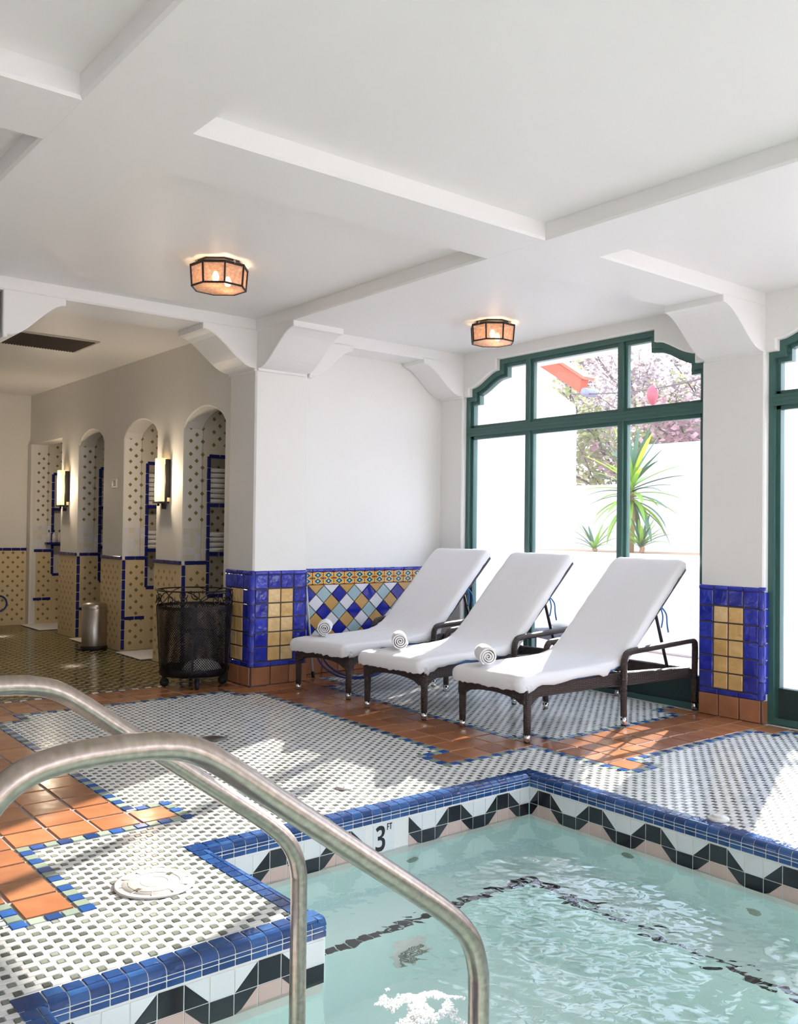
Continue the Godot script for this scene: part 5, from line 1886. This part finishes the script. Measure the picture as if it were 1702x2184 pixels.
# ------------------------------------------------------------------ towel basket and bin
func build_basket() -> void:
	var b = thing("towel_hamper", "black perforated metal hamper on casters beside the tiled pillar", "hamper", Vector3(3.47, hf(-6.98), -6.98))
	var r0 = 0.27
	var r1 = 0.305
	var y0 = 0.13
	var y1 = 0.66
	var rad = func(y: float): return lerpf(r0, r1, (y - y0) / (y1 - y0))
	# lattice of two families of slanting strips
	var st = mb()
	var n = 84
	for f in [-1.0, 1.0]:
		for k in n:
			var prev = []
			for s in 25:
				var t = s / 24.0
				var y = lerpf(y0, y1, t)
				var a: float = TAU * k / n + f * t * (y1 - y0) / 0.30 * 1.0
				var r: float = rad.call(y) + (0.0007 if f > 0 else -0.0007)
				var w = 0.0043 / r
				var cur = [Vector3(cos(a - w) * r, y, sin(a - w) * r), Vector3(cos(a + w) * r, y, sin(a + w) * r)]
				if s > 0: quad(st, prev[0], prev[1], cur[1], cur[0], cur[0] * Vector3(1, 0, 1))
				prev = cur
	var la = part("perforated_body", st, M.iron, b)
	var bands = mb(true)
	for q in [[0.655, 0.012], [0.13, 0.03], [0.80, 0.0]]:
		if q[0] < 0.7:
			var r: float = rad.call(q[0])
			lathe(bands, [Vector2(r + 0.003, q[0] - q[1]), Vector2(r + 0.004, q[0] + q[1])], 48)
	lathe(bands, [Vector2(0, 0.105), Vector2(r0 + 0.004, 0.105), Vector2(r0 + 0.006, 0.145)], 48)
	part("band", bands, M.iron, b)
	var seams = mb()
	for k in 4:
		var a = TAU * k / 4 + 0.5
		var pr = Vector3(cos(a), 0, sin(a))
		bx(seams, Vector3(-0.003, 0, -0.009), Vector3(0.003, y1 - y0, 0.009), 0.0, Transform3D(Basis(pr, Vector3(pr.x * (r1 - r0), y1 - y0, pr.z * (r1 - r0)).normalized(), pr.cross(UPV)), pr * (r0 + 0.003) + UPV * y0))
	part("seam_strip", seams, M.iron, b)
	# rim of scrolls
	var rim = mb(true)
	var pts = []
	for k in 48: pts.append(Vector3(cos(TAU * k / 48) * r1, 0.79, sin(TAU * k / 48) * r1))
	tube(rim, pts, 0.006, 7, true)
	part("rim", rim, M.iron, b)
	var on = func(u: float, v: float): return Vector3(cos(u / r1) * r1, v, sin(u / r1) * r1)
	var per = TAU * r1
	for k in 5:
		var u0 = per * k / 5
		var sc = mb(true)
		for sgn in [-1.0, 1.0]:
			var c = []
			for s in 22:
				var t = s / 21.0
				var a = t * TAU * 1.35
				var rr = 0.040 * (1.0 - 0.72 * t)
				c.append(on.call(u0 + sgn * (0.055 + rr * cos(a + PI)), 0.722 + rr * sin(a + PI) * 1.1))
			tube(sc, c, 0.0042, 6)
		var wv = []
		for s in 13:
			var t = s / 12.0
			wv.append(on.call(u0 + per / 10 - 0.10 + 0.20 * t, 0.668 + 0.115 * (0.5 - 0.5 * cos(PI * t))))
		tube(sc, wv, 0.0042, 6)
		var wv2 = []
		for s in 13:
			var t = s / 12.0
			wv2.append(on.call(u0 + per / 10 - 0.10 + 0.20 * t, 0.783 - 0.115 * (0.5 - 0.5 * cos(PI * t))))
		tube(sc, wv2, 0.0042, 6)
		part("scroll", sc, M.iron, b)
		var low = mb(true)
		var lc = []
		for s in 15:
			var t = s / 14.0
			var ang = (u0 + 0.10 + 0.18 * t) / r1
			lc.append(Vector3(cos(ang) * (r0 + 0.012), 0.115 + 0.05 * sin(PI * t), sin(ang) * (r0 + 0.012)))
		tube(low, lc, 0.0035, 5)
		part("foot_scroll", low, M.iron, b)
	for k in 4:
		var a = TAU * k / 4 + 0.35
		var cst = mb(true)
		var c = Vector3(cos(a) * 0.235, 0, sin(a) * 0.235)
		var ax = Vector3(-sin(a), 0, cos(a))
		tube(cst, [c + UPV * 0.038 - ax * 0.013, c + UPV * 0.038 + ax * 0.013], 0.037, 16)
		var w = part("caster", cst, M.rubber, b)
		part("fork", box(c + Vector3(-0.014, 0.04, -0.018), c + Vector3(0.014, 0.108, 0.018), 0.003), M.iron, w)
	# used towel inside
	var tw = mb(true)
	lathe(tw, [Vector2(0, 0.0), Vector2(0.12, 0.005), Vector2(0.16, 0.04), Vector2(0.13, 0.085), Vector2(0.06, 0.11), Vector2(0, 0.115)], 18)
	var to = top("used_towel", tw, M.towel_fold, "crumpled white towel at bottom of the black hamper", "towel")
	to.position = Vector3(3.50, hf(-6.98) + 0.108, -6.90)
	# bin
	var c = thing("pedal_bin", "brushed steel pedal bin in front of the shower pier", "bin", Vector3(3.655, 0.021, -9.70))
	var bd = mb(true)
	lathe(bd, [Vector2(0.128, 0.04), Vector2(0.13, 0.05), Vector2(0.13, 0.44), Vector2(0.125, 0.445)], 36)
	part("body", bd, M.brushed_steel, c)
	var ld = mb(true)
	lathe(ld, [Vector2(0.133, 0.44), Vector2(0.134, 0.465), Vector2(0.12, 0.485), Vector2(0.07, 0.50), Vector2(0, 0.505)], 36)
	part("lid", ld, M.brushed_steel, c)
	var bs = mb(true)
	lathe(bs, [Vector2(0, 0), Vector2(0.138, 0), Vector2(0.138, 0.03), Vector2(0.13, 0.042), Vector2(0, 0.042)], 36)
	part("base", bs, M.rubber, c)
	part("pedal", box(Vector3(-0.185, 0.006, -0.035), Vector3(-0.13, 0.018, 0.035), 0.003), M.rubber, c)

# ------------------------------------------------------------------ small things
func build_small_things() -> void:
	# floor drain
	var d = thing("floor_drain", "round dark metal floor drain in the white mosaic", "drain", Vector3(2.735, hf(-5.22) + 0.001, -5.22))
	var st = mb(true)
	lathe(st, [Vector2(0.075, 0.0), Vector2(0.074, 0.004), Vector2(0.0, 0.004)], 28)
	part("plate", st, M.bronze, d)
	for k in 4:
		var a = TAU * k / 4 + 0.4
		part("lug", box(Vector3(cos(a) * 0.078 - 0.008, 0, sin(a) * 0.078 - 0.008), Vector3(cos(a) * 0.078 + 0.008, 0.004, sin(a) * 0.078 + 0.008), 0.001), M.bronze, d)
	for k in 5: part("slot", box(Vector3(-0.04, 0.003, -0.032 + 0.015 * k), Vector3(0.04, 0.0046, -0.026 + 0.015 * k)), M.vent_dark, d)
	var c1 = thing("deck_cover", "small flat steel cover plate in mosaic beside the coping", "cover plate", Vector3(2.80, 0.001, -3.90))
	var s1 = mb(true)
	lathe(s1, [Vector2(0.045, 0.0), Vector2(0.044, 0.003), Vector2(0.0, 0.003)], 24)
	part("plate", s1, M.lid_plastic, c1)
	var s1b = mb(true)
	lathe(s1b, [Vector2(0.006, 0.003), Vector2(0.005, 0.0045), Vector2(0, 0.0045)], 10)
	part("screw", s1b, M.bronze, c1)
	var c2 = thing("deck_fitting", "small raised white plastic cap on right mosaic deck", "cap", Vector3(3.91, 0.001, -2.43))
	var s2 = mb(true)
	lathe(s2, [Vector2(0.05, 0.0), Vector2(0.05, 0.008), Vector2(0.045, 0.012), Vector2(0.030, 0.013), Vector2(0.029, 0.020), Vector2(0.022, 0.022), Vector2(0, 0.022)], 28)
	part("cap", s2, M.white_plastic, c2)
	# skimmer lid
	var k1 = thing("skimmer_lid", "round translucent white skimmer lid on the near mosaic ledge", "lid", Vector3(1.485, 0.001, -3.285), 0.45)
	var s3 = mb(true)
	lathe(s3, [Vector2(0.150, 0.0), Vector2(0.149, 0.003), Vector2(0.138, 0.005), Vector2(0.136, 0.004), Vector2(0.118, 0.0045), Vector2(0.116, 0.006), Vector2(0.05, 0.0075), Vector2(0, 0.008)], 44)
	part("disc", s3, M.lid_plastic, k1)
	for k in 10:
		var a = TAU * k / 10
		var rb = mb()
		bx(rb, Vector3(0.045, 0.0, -0.0012), Vector3(0.130, 0.0072, 0.0012), 0.0005, Transform3D(Basis(UPV, a), Vector3.ZERO))
		part("rib", rb, M.lid_plastic, k1)
	for sgn in [-1.0, 1.0]:
		part("finger_hole", box(Vector3(sgn * 0.09 - 0.013, 0.003, -0.011), Vector3(sgn * 0.09 + 0.013, 0.0082, 0.011), 0.001), M.bronze, k1)
	for r in [0.05, 0.095]:
		var rg = mb(true)
		var pts = []
		for k in 40: pts.append(Vector3(cos(TAU * k / 40) * r, 0.0078 - r * 0.012, sin(TAU * k / 40) * r))
		tube(rg, pts, 0.0014, 5, true)
		part("ridge", rg, M.lid_plastic, k1)
	# hose loop under the far lounger
	var h = mb(true)
	var hp = [Vector3(4.42, 0.26, -6.60), Vector3(4.45, 0.16, -6.52), Vector3(4.54, 0.085, -6.42), Vector3(4.68, 0.062, -6.36), Vector3(4.84, 0.07, -6.35), Vector3(4.98, 0.12, -6.40), Vector3(5.08, 0.22, -6.50), Vector3(5.10, 0.30, -6.56)]
	tube(h, curve(hp, 5), 0.008, 8)
	tube(h, curve(hp.map(func(q): return q + Vector3(0.03, 0.012, 0.03)), 5), 0.008, 8)
	top("blue_hose", h, M.hose_blue, "loop of thin blue hose hanging under the farthest lounger", "hose")
	# white pole leaning in the corner of the recess
	var po = thing("white_pole", "slim white pole leaning in corner of the tiled recess", "pole", Vector3(4.47, 0.04, -6.74))
	var pm = mb(true)
	tube(pm, [Vector3(0.02, 0.0, 0.0), Vector3(-0.06, 1.45, -0.12)], 0.011, 10)
	part("shaft", pm, M.white_plastic, po)
	var pe = mb(true)
	tube(pe, [Vector3(0.021, -0.004, 0.0), Vector3(0.018, 0.05, -0.004)], 0.014, 10)
	part("tip", pe, M.rubber, po)
